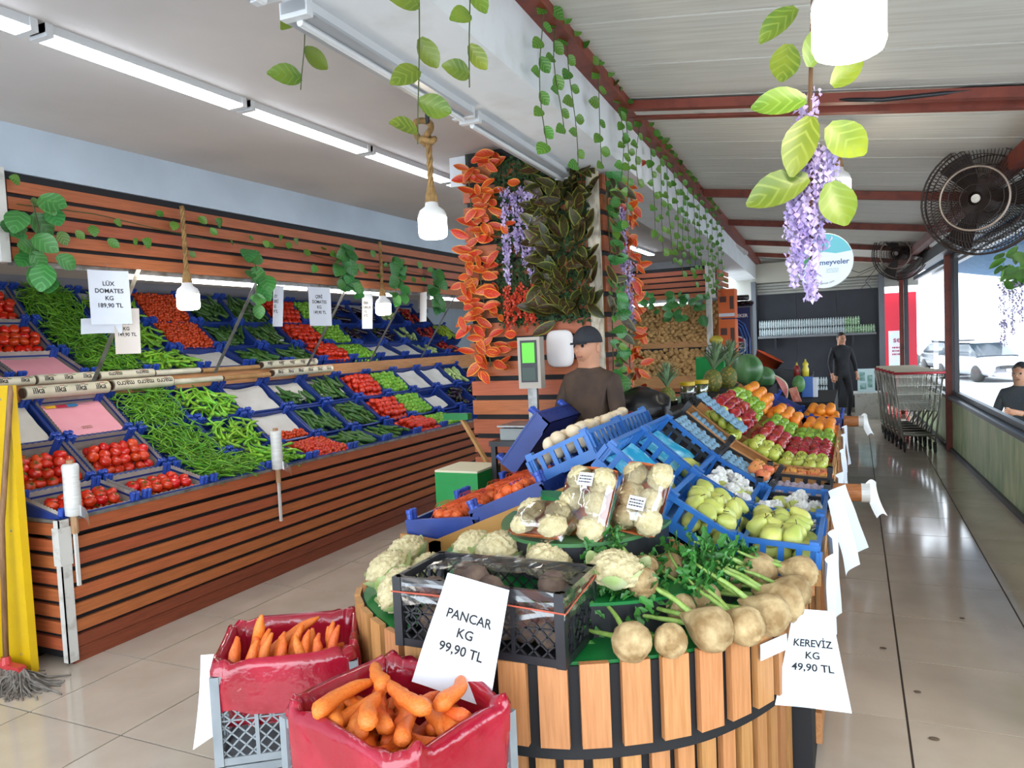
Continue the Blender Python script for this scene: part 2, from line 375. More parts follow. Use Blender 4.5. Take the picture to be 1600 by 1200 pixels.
# ================================================================ produce meshes (shared data)
m_tom = mat('tomato_skin', 'c92a12', .22, 'd9481f', 20, var=.10, hue=.006, spec=.6, ramp=(.4, .8))
m_calyx = mat('calyx', '4c6a24', .6)
m_cher = mat('cherry_skin', 'bf2c12', .2, 'd2421b', 30, var=.15, hue=.008, spec=.6)
m_thin = mat('thin_pepper_skin', '4d8a1e', .3, '73ab2c', 16, var=.22, hue=.02, spec=.5)
m_pep = mat('pepper_skin', '6fb02a', .28, '8fc43a', 14, var=.18, hue=.02, spec=.5)
m_pstem = mat('pepper_stem', '5c7a2a', .6)
m_cuke = mat('cucumber_skin', '2c5420', .35, '4d7a31', 22, (1, 1, 6), var=.2, hue=.015, bump=.2, bscale=90)
m_bell = mat('bell_pepper_skin', '6aa82a', .25, '88bf3d', 18, var=.15, hue=.015, spec=.6)
m_egg = mat('aubergine_skin', '1c1220', .18, '2b1a2c', 20, spec=.6)
m_squash = mat('squash_skin', 'a9c070', .4, 'c3d494', 30, var=.1)
m_redpep = mat('red_pepper_skin', '8e1b1b', .25, 'b02a20', 14, var=.15)
m_yelpep = mat('yellow_pepper_skin', 'a8c832', .3, 'c4d94c', 14, var=.15)
m_potato = mat('potato_skin', 'a9824f', .75, 'c49c62', 30, var=.16, bump=.25, bscale=70)
m_apple_r = mat('red_apple_skin', '9e2128', .25, 'd0645a', 12, (1.3, 1.3, 1), var=.14, hue=.012, spec=.5, ramp=(.5, .85))
m_apple_g = mat('green_apple_skin', '7aa52e', .22, '98bf45', 14, var=.1, hue=.01, spec=.5)
m_apple_y = mat('golden_apple_skin', 'a9b343', .25, 'c4c659', 10, var=.1, hue=.015, spec=.5)
m_orange = mat('orange_peel', 'f08a1c', .35, 'f59a30', 20, var=.08, hue=.008, bump=.25, bscale=220)
m_apricot = mat('blush_fruit_skin', 'e3a24e', .4, 'df7a4c', 9, var=.12, hue=.02)
m_pear = mat('pear_skin', 'b3bc5a', .4, 'c8c86a', 16, var=.1, hue=.01, bump=.05, bscale=150)
m_stemw = mat('fruit_stem', '4d3a1f', .8)
m_carrot = mat('carrot_skin', 'dc641c', .45, 'e47f33', 9, (14, 14, 40), var=.08, hue=.01, bump=.25, bscale=60)
m_onion = mat('white_onion_skin', 'd9c3a0', .4, 'ead9bd', 9, var=.08)
m_beet = mat('beet_skin', '7d6756', .8, '54413a', 16, var=.12, bump=.4, bscale=50)

def v_tomato(seed, r=.036):
    q = random.Random(seed); lob = q.choice((5, 6, 7)); ph = q.random()*6
    def fn(d):
        a = math.atan2(d.y, d.x); h = abs(d.z)
        rr = r*(1+.045*math.cos(lob*a+ph)*(h**1.5)+.03*math.sin(2*a+ph))
        z = d.z*rr*.80
        if d.z > .55: z -= r*.42*(d.z-.55)**1.4
        return Vector((d.x*rr, d.y*rr, z))
    return MB().blob(fn, 14, 9).mesh('tomato', m_tom, True)
TOM = [v_tomato(i) for i in range(4)]
def calyx(seed, r=.036):
    q = random.Random(seed); mb = MB()
    for k in range(5):
        a = 2*PI*k/5+q.random()*.4; l = r*.55*(.8+.4*q.random()); z0 = r*.66
        c, s_ = math.cos(a), math.sin(a); w = r*.1
        mb.add([(0, 0, z0), (c*l*.5-s_*w, s_*l*.5+c*w, z0+.002), (c*l, s_*l, z0+.004), (c*l*.5+s_*w, s_*l*.5-c*w, z0+.002)], [(0, 3, 2, 1)])
    mb.tube([(0, 0, z0-.002), (.002, .001, z0+.008)], .0022, 5); return mb.mesh('calyx', m_calyx)
CAL = [calyx(i) for i in range(3)]
CHER = [MB().blob(lambda d: Vector((d.x, d.y, d.z*.97))*.0155, 10, 6).mesh('cherry_tomato', m_cher, True)]
def v_long(seed, L, r, bend, m1, m2, name, n=7, taper=.25, lump=.08, stem=True, wig=.3, seg=8):
    q = random.Random(seed); P = []; rs = []; a = 0; p = Vector((-L/2, 0, 0)); c = bend*(.4+q.random())*q.choice((-1, 1)); zc = q.uniform(-.25, .25)*bend
    for i in range(seg+1):
        t = i/seg; P.append(p.copy())
        prof = (1-(1-taper)*t)*(1+lump*math.sin(t*9+q.random()*3))
        if t < .12: prof *= .75
        if t > .9: prof *= .55
        rs.append(r*prof); a += c/seg+q.uniform(-wig, wig)/seg
        p = p+Vector((math.cos(a), math.sin(a), zc*(t-.5)))*(L/seg)
    rs[-1] = r*.08 if taper < .5 else r*.4
    mb = MB(); mb.tube(P, rs, n); mx = sum((v[0] for v in mb.v))/len(mb.v); my = sum((v[1] for v in mb.v))/len(mb.v)
    if stem:
        mb.cur = 1; d = (P[0]-P[1]).normalized(); l = L*.13
        mb.tube([P[0]+d*.0-d*.002, P[0]+d*l*.4, P[0]+d*l+Vector((0, l*.3, l*.15))], [r*.55, r*.24, r*.2], 5)
    mb.v = [(x-mx, y-my, z) for x, y, z in mb.v]
    return mb.mesh(name, [m1, m2], True)
THIN = [v_long(i, .17, .0062, 1.5, m_thin, m_pstem, 'thin_green_pepper', 6, .3, .1, wig=1.8, seg=9) for i in range(7)]
PEP = [v_long(20+i, .15, .0135, .9, m_pep, m_pstem, 'green_pepper', 7, .32, .14, wig=.9) for i in range(7)]
CUKE = [v_long(40+i, .155, .0145, .5, m_cuke, m_pstem, 'cucumber', 8, .75, .03, stem=False, wig=.1) for i in range(5)]
REDP = [v_long(60+i, .13, .024, .4, m_redpep, m_pstem, 'red_pepper', 8, .35, .12, wig=.4) for i in range(3)]
YELP = [v_long(70+i, .15, .012, .9, m_yelpep, m_pstem, 'yellow_pepper', 7, .3, .12, wig=.8) for i in range(4)]
SQU = [v_long(80+i, .16, .022, .2, m_squash, m_pstem, 'pale_courgette', 8, .95, .02, wig=.1) for i in range(3)]
EGG = [v_long(90+i, .17, .024, .5, m_egg, m_pstem, 'aubergine', 8, 1.05, .04, wig=.2) for i in range(3)]
def v_bell(seed, r=.027):
    q = random.Random(seed); n = q.choice((3, 4)); ph = q.random()*6
    def fn(d):
        a = math.atan2(d.y, d.x); rr = r*(1+.11*math.cos(n*a+ph))
        z = d.z*r*1.2
        if d.z > .6: z -= r*.7*(d.z-.6)
        return Vector((d.x*rr*(1+.12*d.z), d.y*rr*(1+.12*d.z), z))
    mb = MB().blob(fn, 12, 8); mb.cur = 1; mb.tube([(0, 0, r*.75), (.003, 0, r*1.35)], .003, 5); return mb.mesh('bell_pepper', [m_bell, m_pstem], True)
BELL = [v_bell(i) for i in range(4)]
def v_potato(seed):
    q = random.Random(seed); o = Vector((q.random()*9, q.random()*9, 0)); sx, sy, sz = .056*q.uniform(.85, 1.2), .043*q.uniform(.9, 1.1), .038*q.uniform(.9, 1.1)
    return MB().blob(lambda d: Vector((d.x*sx, d.y*sy, d.z*sz))*(1+.12*noise.noise(d*1.6+o)), 10, 7).mesh('potato', m_potato, True)
POT = [v_potato(i) for i in range(5)]
def v_apple(m, name, r=.036, h=.9):
    prof = []
    for i in range(11):
        t = PI*i/10; x = math.sin(t); z = -math.cos(t)
        rr = r*x*(1+.06*z); zz = r*h*z
        if z > .6: zz -= r*.75*(z-.6)
        if z < -.7: zz += r*.5*(-z-.7)
        prof.append((max(rr, 0 if i in (0, 10) else 1e-4), zz))
    mb = MB().lathe(prof, 14); mb.cur = 1; mb.tube([(0, 0, r*.5), (.003, .001, r*1.0)], .0017, 5); return mb.mesh(name, [m, m_stemw], True)
APR, APG, APY = [v_apple(m_apple_r, 'red_apple')], [v_apple(m_apple_g, 'green_apple')], [v_apple(m_apple_y, 'golden_apple')]
APT = [v_apple(m_apricot, 'blush_fruit', .034, .95)]
ORA = [MB().blob(lambda d: Vector((d.x, d.y, d.z*.95))*.041, 14, 9).mesh('orange', m_orange, True)]
def v_pear():
    prof = [(0, -.040), (.012, -.041), (.026, -.035), (.036, -.018), (.038, -.002), (.033, .016), (.022, .034), (.016, .046), (.009, .053), (0, .055)]
    mb = MB().lathe(prof, 14); return mb.mesh('pear', m_pear, True)
PEAR = [v_pear()]
PSTEM = [MB().tube([(0, 0, .052), (.003, 0, .062), (.010, 0, .074)], [.0018, .0015, .002], 5).mesh('stem', m_stemw)]
def v_carrot(seed):
    q = random.Random(seed); L = q.uniform(.15, .19); P = []; rs = []; c = q.uniform(-.02, .02)
    for i in range(10):
        t = i/9; P.append((L*(t-.5), c*math.sin(t*PI)+.003*q.uniform(-1, 1), 0)); rs.append(.0205*(1-.42*t)*(.55 if i == 0 else 1)*(.35 if i == 9 else .8 if i == 8 else 1)*q.uniform(.96, 1.04))
    return MB().tube(P, rs, 10).mesh('carrot', m_carrot, True)
CAR = [v_carrot(i) for i in range(5)]
ONI = [MB().blob(lambda d: Vector((d.x, d.y, d.z*.8+(.25*(d.z-.7) if d.z > .7 else 0)))*.036, 12, 8).mesh('white_onion', m_onion, True)]
def v_beet(seed):
    q = random.Random(seed); o = Vector((q.random()*9, 3, 1))
    return MB().blob(lambda d: Vector((d.x, d.y, d.z*.95))*.047*(1+.08*noise.noise(d*2+o)), 12, 9).mesh('beetroot', m_beet, True)
BEET = [v_beet(i) for i in range(3)]
P_tom = Pile('tomato', 'tomato', TOM, 'more ripe red tomatoes in the far crates', ('calyx', CAL), 5.2)
P_cher = Pile('cherry_tomato', 'cherry tomato', CHER, 'rest of the cherry tomatoes heaped in the crates')
P_thin = Pile('thin_green_pepper', 'chilli', THIN, 'rest of the thin green peppers heaped in the crates')
P_pep = Pile('green_pepper', 'pepper', PEP, 'rest of the green peppers heaped in the crates')
P_cuke = Pile('cucumber', 'cucumber', CUKE, 'rest of the cucumbers in the crates')
P_bell = Pile('bell_pepper', 'pepper', BELL, 'rest of the small bell peppers in the crates')
P_red = Pile('red_pepper', 'pepper', REDP, 'rest of the red peppers'); P_yel = Pile('yellow_pepper', 'pepper', YELP, 'rest of the yellow peppers')
P_squ = Pile('pale_courgette', 'courgette', SQU, 'rest of the courgettes'); P_egg = Pile('aubergine', 'aubergine', EGG, 'rest of the aubergines')
P_pot = Pile('potato', 'potato', POT, 'rest of the potatoes heaped in the far bins')
P_apr = Pile('red_apple', 'apple', APR, 'rest of the red apples'); P_apg = Pile('green_apple', 'apple', APG, 'rest of the green apples')
P_apy = Pile('golden_apple', 'apple', APY, 'rest of the golden apples'); P_apt = Pile('blush_fruit', 'fruit', APT, 'rest of the blush fruit')
P_ora = Pile('orange', 'orange', ORA, 'rest of the oranges'); P_pear = Pile('pear', 'pear', PEAR, 'rest of the pears', ('stem', PSTEM), 5)
P_oni = Pile('white_onion', 'onion', ONI, 'rest of the onions')
# ---------------------------------------------------------------- ways of filling a crate (local frame: x width, y up the slope, z out)
def hexfill(pile, F, w, d, r, z, label, group, layers=1, tilt=.5, y0=0., y1=1., keep=1., sp=1.96, jit=.2, edge=None, jz=.12):
    q = R_; e = r if edge is None else edge
    for L in range(layers):
        y = -d/2+e+y0*d+(L*r*.9); row = L
        ym = -d/2+y1*d-e-(L*r*.7)
        while y <= ym+1e-6:
            x = -w/2+e+(row % 2)*r
            while x <= w/2-e+1e-6:
                if q.random() < keep:
                    M = F @ T(x+q.uniform(-jit, jit)*r, y+q.uniform(-jit, jit)*r, z+r*.9+L*r*1.45+q.uniform(-jz, jz)*r) @ RZ(q.random()*6.28) @ RX(q.uniform(-tilt, tilt)) @ RY(q.uniform(-tilt, tilt))
                    pile.put(M, label, group)
                x += r*sp
            y += r*sp*.87; row += 1
def longfill(pile, F, w, d, r, z, label, group, count, L=.16, ang=None, spread=3.14, layers=4, y0=0., y1=1., zrand=.25, heap=.0):
    q = R_
    for i in range(count):
        lay = i*layers//count; a = (ang if ang is not None else 0)+q.uniform(-spread, spread)
        mx = max(0, w/2-abs(math.cos(a))*L*.5-r); my = max(0, (y1-y0)*d/2-abs(math.sin(a))*L*.42-r)
        x = q.uniform(-mx, mx); y = (y0+y1-1)*d/2+q.uniform(-my, my)
        hz = heap*(1-(x/(w/2))**2)
        M = F @ T(x, y, z+r+lay*r*1.25+hz) @ RZ(a) @ RX(q.random()*6.28*0+q.uniform(-.6, .6)) @ RY(q.uniform(-zrand, zrand))
        pile.put(M, label, group)
# ================================================================ left vegetable stall
m_navy = mat('navy_plastic', '1b3176', .38, '223d88', 6, var=.06, spec=.5)
m_navy2 = mat('navy_plastic_peg', '2a4aa6', .35, var=.05)
m_paper = mat('white_paper', 'd6d2ca', .8, 'c8c3b9', 5)
m_pink = mat('pink_paper', 'e9a3ae', .75, 'e39aa6', 4)
m_card = mat('grey_cardboard', 'aaa199', .85, '988f87', 12)
m_ink = mat('black_ink', '17161a', .7)
y0s, y1s = 2.52, 9.6
def rope_thing(): pass
stall = thing('produce_counter', 'long counter clad in dark red-brown planks carrying the blue vegetable crates', 'counter', T(-3.8, y0s, 0))
part('carcass', MB().bb(-.62, -.022, .02, y1s-y0s, .03, .66).bb(-2.1, -.62, .02, y1s-y0s, .03, .55).bb(-2.1, -1.10, .02, y1s-y0s, .55, 1.10), m_black, stall)
L = y1s-y0s
zs = [.165+.0885*i for i in range(7)]
for i, z in enumerate(zs):
    hgt = .062 if i < 6 else .075
    part('plank', MB().bb(-.022, 0, .03, L, z, z+hgt), m_plank, stall)
part('skirting_board', MB().bb(-.022, .004, .03, L, .085, .148), m_plank_d, stall)
part('skirting_board', MB().bb(-.022, -.004, .03, L, .0, .08), m_plank_d, stall)
for i in range(8):
    z = .08+.088*i; part('end_plank', MB().bb(-.62, -.03, -.004, .018, z, z+.064), m_plank_x, stall)
part('edge_trim', MB().bb(-.03, .006, .0, L, .765, .782).bb(-.62, .0, -.008, .03, .765, .782), m_steel, stall)
part('corner_angle', MB().bb(-.030, .012, -.012, -.006, .02, .78).bb(.006, .012, -.012, .045, .02, .78), m_whitemetal, stall)
part('corner_guard', MB().bb(-.035, .018, -.020, .05, .54, .74), m_whitemetal, stall)
part('divider_board', MB().bb(-1.03, -1.0, 0, L, 1.30, 1.47), m_pine_y, stall, label='light brown board between the two tiers of crates')
def slat_support(): pass
def segs(P):
    out = []
    for (xa, za), (xb, zb) in zip(P, P[1:]):
        th = math.atan2(zb-za, xa-xb); out.append(((xa+xb)/2-.145*math.sin(th), (za+zb)/2-.145*math.cos(th), th))
    return out
LOW = segs([(-3.79, .83), (-4.16, .92), (-4.46, 1.16), (-4.74, 1.40)])
UPP = segs([(-4.85, 1.545), (-5.20, 1.72), (-5.47, 1.95), (-5.70, 2.22)])
for seg in (LOW, UPP):
    for x, z, th in seg:
        part('support_shelf', MB().box((0, 0, -.012), (L, .36, .02), frame((x+3.8, L/2, z), PI/2, th)), m_black, stall)
part('back_ledge', MB().bb(-2.13, -1.92, 0, L, 2.10, 2.16).bb(-2.15, -2.09, 0, L, 2.16, 2.30), mat('grey_ledge', '83828a', .6), stall)
struct('wall_left_inner', MB().bb(-5.952, -5.945, 2.2, 12, 2.2, 2.64), mat('beige_wall', 'a99b8e', .7), label='beige wall strip behind the top row of crates')
# blue display crate
CW, CD, CH = .495, .362, .10
def crate_body(w, d, h, t=.010, mt=None):
    mb = MB(); mb.bb(-w/2, w/2, -d/2, d/2, 0, .008)
    for s in (-1, 1):
        mb.box((s*(w/2-t/2), 0, h/2), (t, d, h)); mb.box((0, s*(d/2-t/2), h*.46), (w, t, h*.92))
        mb.box((s*(w/2-.006), 0, h), (.018, d, .012)); mb.box((0, s*(d/2-.006), h*.92), (w, .018, .012))
        for k in range(5):
            mb.box((-w*.34+k*w*.17, s*(d/2-.001), h*.62), (w*.10, .006, .010))
    return mb.mesh('body', mt or m_navy)
def peg():
    mb = MB()
    for dx, dy in ((0, 0), (.030, 0)):
        mb.lathe([(.0145, 0), (.0145, .128), (.0165, .130), (.0165, .143), (.010, .145), (.006, .138), (0, .138)], 10, T(dx, dy, 0))
    mb.box((.012, .006, .05), (.05, .012, .10)); return mb.mesh('corner_post', m_navy2, False)
CB, CP = crate_body(CW, CD, CH), peg()
def crate(F, label, group, name='vegetable_crate', body=None, post=None, w=CW, d=CD):
    t = thing(name, label, 'crate', F, group); link('body', body or CB, t)
    for sx in (-1, 1):
        for sy in (-1, 1):
            link('corner_post', post or CP, t, T(sx*(w/2-.018), sy*(d/2-.014), .002) @ S(-sx, -sy, 1))
    return t
def liner(F, mm=m_card, w=CW-.03, d=CD-.03, h=.125, label='', cat='liner'):
    mb = MB(); n = 26
    for (ax, ay, bx_, by) in ((-1, -1, 1, -1), (1, -1, 1, 1), (1, 1, -1, 1), (-1, 1, -1, -1)):
        P = []
        for k in range(n+1):
            t = k/n; x = (ax+(bx_-ax)*t)*w/2; y = (ay+(by-ay)*t)*d/2; f = 1.0
            P.append((x, y, .012)); P.append((x*1.02, y*1.02, h*(.80 if ay == by == -1 else 1)+.007*abs(math.sin(k*PI/2))))
        mb.add(P, [(2*k, 2*k+2, 2*k+3, 2*k+1) for k in range(n)])
    mb.add([(-w/2, -d/2, .012), (w/2, -d/2, .012), (w/2, d/2, .012), (-w/2, d/2, .012)], [(0, 1, 2, 3)])
    o = link('crate_liner', mb.mesh('crate_liner', mm), None, F); tag(o, label, cat, 'scalloped cardboard liners'); return o
def sheet(F, w, d, z, mm, label, curl=.02, group=None, name='paper_sheet', cat='paper'):
    q = R_.random()*9
    mb = MB().grid(lambda u, v: ((u-.5)*w, (v-.5)*d, z+curl*(2*u-1)**2*.8+curl*.5*noise.noise(Vector((u*3, v*3, q)))+curl*(1-v)*.2), 8, 6)
    o = link(name, mb.mesh(name, mm, True), None, F); tag(o, label, cat, group); return o
TIER = (('lower', LOW), ('upper', UPP)); ROW = ('front', 'middle', 'back')
LOWFILL = [['tom', 'tom', 'paper'], ['tom', 'tom', 'pink'], ['thin']*3, ['pep']*3, ['cherry', 'cherry5', 'paper'], ['cuke', 'cuke', 'cukeh'], ['cuke', 'cuke', 'cuke'],
           ['tom']*3, ['bell']*3, ['empty', 'few', 'paper'], ['empty', 'egg', 'paper'], ['empty', 'egg', 'squ']]
UPPFILL = [['pink', 'tomlin', 'tom'], ['pink', 'tomlin', 'tom'], ['thin']*3, ['pep']*3, ['paper', 'cherry', 'cherry'], ['cuke', 'cuke', 'cuke'], ['cuke', 'cuke', 'cuke'],
           ['tom']*3, ['bell']*3, ['paper', 'egg', 'egg'], ['paper', 'egg', 'egg'], ['squ', 'squ', 'squ'], ['red']*3]
CONT = {'tom': 'red tomatoes', 'tomlin': 'red tomatoes', 'thin': 'thin green peppers', 'pep': 'light green peppers', 'cherry': 'cherry tomatoes', 'cherry5': 'cherry tomatoes and paper',
        'cuke': 'cucumbers', 'cukeh': 'a few cucumbers', 'bell': 'small bell peppers', 'egg': 'dark aubergines', 'squ': 'pale courgettes', 'red': 'dark red peppers', 'paper': 'only white paper', 'pink': 'only pink paper', 'empty': 'nothing', 'few': 'crumpled film'}
for ti, (tn, seg) in enumerate(TIER):
    for c, col in enumerate(LOWFILL if ti == 0 else UPPFILL):
        if ti == 1 and c == 0: pass
        yc = 2.53+.51*c+.2475
        for r, kind in enumerate(col):
            x, z, th = seg[r]; F = frame((x, yc, z), PI/2, th)
            where = '%s tier, %s row, %s column from yellow board' % (tn, ROW[r], ORD[c])
            crate(F, 'blue crate with %s, %s' % (CONT[kind], where), 'blue crates on the vegetable stall')
            g = '%s in the %s tier column %d' % (CONT[kind], tn, c+1); w_, d_ = CW-.04, CD-.035
            cl = ', %s tier, %s crate, %s column from yellow board' % (tn, ROW[r], ORD[c])
            g = '%s %s %d' % (kind, tn+ROW[r], c)
            if kind in ('tom', 'tomlin'):
                if (c < 2) or kind == 'tomlin': liner(F, label='grey scalloped cardboard liner'+cl)
                hexfill(P_tom, F, w_-.02, d_-.02 if c < 2 else d_+.04, .036, (.02 if r == 0 else .045) if c < 2 else .055, 'ripe red tomato'+cl, g, layers=2, tilt=.5, jit=.22)
            elif kind == 'thin': longfill(P_thin, F @ T(0, -.01, 0), w_+.02, d_+.06, .006, .075, 'thin curly green pepper'+cl, g, 230, L=.11, layers=11, heap=.012)
            elif kind == 'pep': longfill(P_pep, F @ T(0, -.01, 0), w_+.02, d_+.05, .0125, .05, 'light green pepper'+cl, g, 85, L=.12, layers=6, heap=.012, ang=PI/2, spread=1.3)
            elif kind == 'cherry': hexfill(P_cher, F, w_, d_+.04, .0155, .08, 'cherry tomato'+cl, g, layers=2, edge=.018, jit=.5, jz=.5)
            elif kind == 'cherry5':
                hexfill(P_cher, F, w_, d_, .0155, .05, 'cherry tomato'+cl, g, layers=2, y1=.42, edge=.018, jit=.5, jz=.5)
                sheet(F @ T(0, .07, .05) @ RX(.1), .42, .22, 0, m_paper, 'white paper sheet'+cl)
            elif kind in ('cuke', 'cukeh'):
                n_ = 40 if kind == 'cuke' else 22
                if kind == 'cukeh' or c == 6 and r > 0: sheet(F @ T(0, .05, .045), .42, .24, 0, m_paper, 'paper lining'+cl)
                longfill(P_cuke, F, w_, d_, .0145, .03, 'dark green cucumber'+cl, g, int(n_*1.25), L=.14, layers=5, ang=PI/2+.5, spread=.9, y1=.75 if kind == 'cukeh' else 1)
            elif kind == 'bell': hexfill(P_bell, F, w_, d_+.04, .028, .04, 'small light green bell pepper'+cl, g, layers=2, tilt=1.4, jit=.35, jz=.3)
            elif kind == 'egg': longfill(P_egg, F, w_, d_, .022, .02, 'glossy dark aubergine'+cl, g, 14, L=.17, layers=3, spread=1)
            elif kind == 'squ': longfill(P_squ, F, w_, d_, .02, .03, 'pale green courgette'+cl, g, 12, L=.16, layers=2, ang=1.2, spread=.5)
            elif kind == 'red': longfill(P_red, F, w_, d_, .022, .03, 'dark red long pepper'+cl, g, 18, L=.13, layers=3)
            elif kind == 'paper': sheet(F, .43, .32, .05, m_paper, 'white paper sheet'+cl, .03)
            elif kind == 'pink':
                liner(F, label='grey scalloped cardboard liner under pink paper'+cl)
                s = sheet(F, .42, .31, .075, m_pink, 'pink paper sheet'+cl, .012)
                if ti == 0:
                    for k_, hx in enumerate(('e8b92a', 'c02a4a', '2a7fb5')):
                        part('colour_bar', MB().bb(-.18+k_*.075, -.11+k_*.075, .115, .14, .088, .0885), mat('bar_'+hx, hx, .7), s)
                    link('fine_print', scribble(.07, .03, 2, mat('brown_ink', '8a5a2a', .7)), s, T(-.02, -.09, .0885))
            elif kind == 'few': sheet(F, .3, .2, .04, m_paper, 'crumpled pale paper'+cl, .03)
# yellow-green peppers at the far end of the upper tier
F = frame((UPP[1][0], 2.53+.51*13+.2475, UPP[1][1]), PI/2, UPP[1][2])
crate(F, 'blue plastic crate holding yellow-green peppers at the far end of the upper tier', 'blue crates on the vegetable stall')
longfill(P_yel, F, .45, .32, .012, .05, 'yellow-green pepper at the far end of the upper tier', 'yellow peppers', 60, layers=5)
# leaning flat steel bars
for i, y in enumerate((3.36, 4.40, 5.50, 6.48, 7.5)):
    o = link('support_bar', MB().bar((-4.60, y, 1.47), (-4.10, y, 2.17), .004, .032, up=(0, 1, 0)).mesh('support_bar', m_steel))
    tag(o, '%s leaning flat steel bar from the left, holding up the slatted canopy' % ORD[i], 'bar', 'steel bars of the stall')
# ---------------------------------------------------------------- slatted canopy
can = thing('slatted_canopy', 'long overhanging canopy of red-brown planks on black above the vegetable stall', 'canopy', T(-4.1, 2.56, 2.17))
part('backing', MB().bb(-.04, -.022, 0, 7, 0, .48).bb(-.6, -.04, 0, 7, .40, .44), m_black, can)
for i in range(5):
    z = .0+.0895*i; part('plank', MB().bb(-.022, 0, .02, 7, z, z+.066), m_plank, can)
part('end_post', MB().bb(-.05, .02, -.05, .0, -.02, .48), m_whitemetal, can)
part('perforated_rail', MB().bb(-.045, -.03, .02, 7, -.03, 0), m_steel, can)
def tube_lamp(y0, y1, i):
    t = thing('tube_lamp', ('nearer' if i == 0 else 'farther')+' bright white tube lamp under the slatted canopy', 'lamp', T(-4.17, y0, 2.13), 'tube lamps under the canopy')
    part('tube', MB().tube([(0, .03, 0), (0, y1-y0-.03, 0)], .017, 8), m_lamp, t, smooth=True)
    part('cap', MB().tube([(0, 0, 0), (0, .035, 0)], .02, 8).tube([(0, y1-y0-.035, 0), (0, y1-y0, 0)], .02, 8).bb(-.01, .01, 0, y1-y0, .015, .035), m_housing, t)
tube_lamp(3.22, 5.06, 0); tube_lamp(5.1, 6.4, 1); tube_lamp(7.0, 8.8, 1)
# ---------------------------------------------------------------- rolls of printed bags on the divider
m_roll = mat('printed_roll', 'd6cfba', .5, 'c7bfa6', 9); m_kraft = mat('cardboard_tube', 'b98d5c', .7, 'a37846', 10); m_redink = mat('red_ink', 'a8323a', .7); m_greenink = mat('green_ink', '4d7a3c', .7)
def bag_roll(x, y0, y1, z, r, txt, label, flip=False, plain=False, mm=None):
    t = thing('bag_roll', label, 'bag roll', T(x, y0, z), 'rolls on the divider'); L = y1-y0
    part('film_roll', MB().tube([(0, 0, 0), (0, L, 0)], r, 28), mm or m_roll, t, smooth=False)
    part('core', MB().tube([(0, -.012, 0), (0, L+.012, 0)], r*.78, 12), mat('dark_core', '4a3526', .7), t)
    if plain: return
    n = max(1, int(L/(.125 if txt == 'ilka' else .16))); sz = r*1.35
    def bend(c):
        a = c.y/r; return Vector(((r+.0015)*math.cos(a), c.x, (r+.0015)*math.sin(a)))
    me = text_mesh(txt, sz, m_ink, bend, .0008); mr_ = MB()
    for k_ in range(3): mr_.box((r+.001, -.012+.011*k_, 0), (.001, .008, .006))
    me2 = mr_.mesh('red_print', m_redink)
    dot = MB()
    for k_ in range(4): dot.box((r+.001, .03+.006*k_, r*.35+.003*(k_ % 2)), (.001, .008, .003))
    dm = dot.mesh('leaf_print', m_greenink)
    for k_ in range(n):
        y = L*(k_+.5)/n; rot = RZ(0) @ RY(-.25)
        link('lettering', me, t, T(0, y, 0) @ rot @ (RX(PI) if flip else Matrix()))
        link('red_print', me2, t, T(0, y+.02, 0) @ RY(-.85)); link('leaf_print', dm, t, T(0, y, 0) @ rot)
xr, zu, zl = -4.74, 1.475, 1.425
bag_roll(xr-.05, 2.55, 3.08, 1.50, .030, 'ilka', 'white bag roll with black print at the far left of the upper rail')
bag_roll(xr-.05, 3.10, 3.50, 1.50, .034, 'ilka', 'white bag roll printed ilka on the upper rail beside the mop handle')
bag_roll(xr-.05, 3.54, 3.98, 1.50, .031, 'macro', 'white bag roll printed macro on the upper rail', True)
bag_roll(xr-.05, 4.0, 4.42, 1.495, .022, '', 'bare pale tube on the upper rail left of the long cardboard tube', plain=True, mm=m_roll)
bag_roll(xr-.05, 4.45, 5.08, 1.49, .020, '', 'bare brown cardboard tube on the upper rail', plain=True, mm=m_kraft)
bag_roll(xr-.05, 5.12, 5.85, 1.505, .034, 'ilka', 'cream bag roll printed ilka on the upper rail in front of the cucumbers', True)
bag_roll(xr+.05, 2.95, 3.52, 1.425, .042, 'ilka', 'thick white bag roll printed ilka on the lower rail')
bag_roll(xr+.05, 3.56, 4.05, 1.43, .040, 'macro', 'thick white bag roll printed macro on the lower rail', True)
bag_roll(xr+.05, 4.07, 4.55, 1.42, .022, '', 'bare pale tube on the lower rail', plain=True, mm=m_roll)
bag_roll(xr+.05, 4.57, 5.1, 1.42, .021, '', 'bare brown cardboard tube on the lower rail', plain=True, mm=m_kraft)
bag_roll(xr+.05, 5.14, 5.95, 1.43, .036, 'ilka', 'cream bag roll printed ilka on the lower rail behind the cucumbers', False)
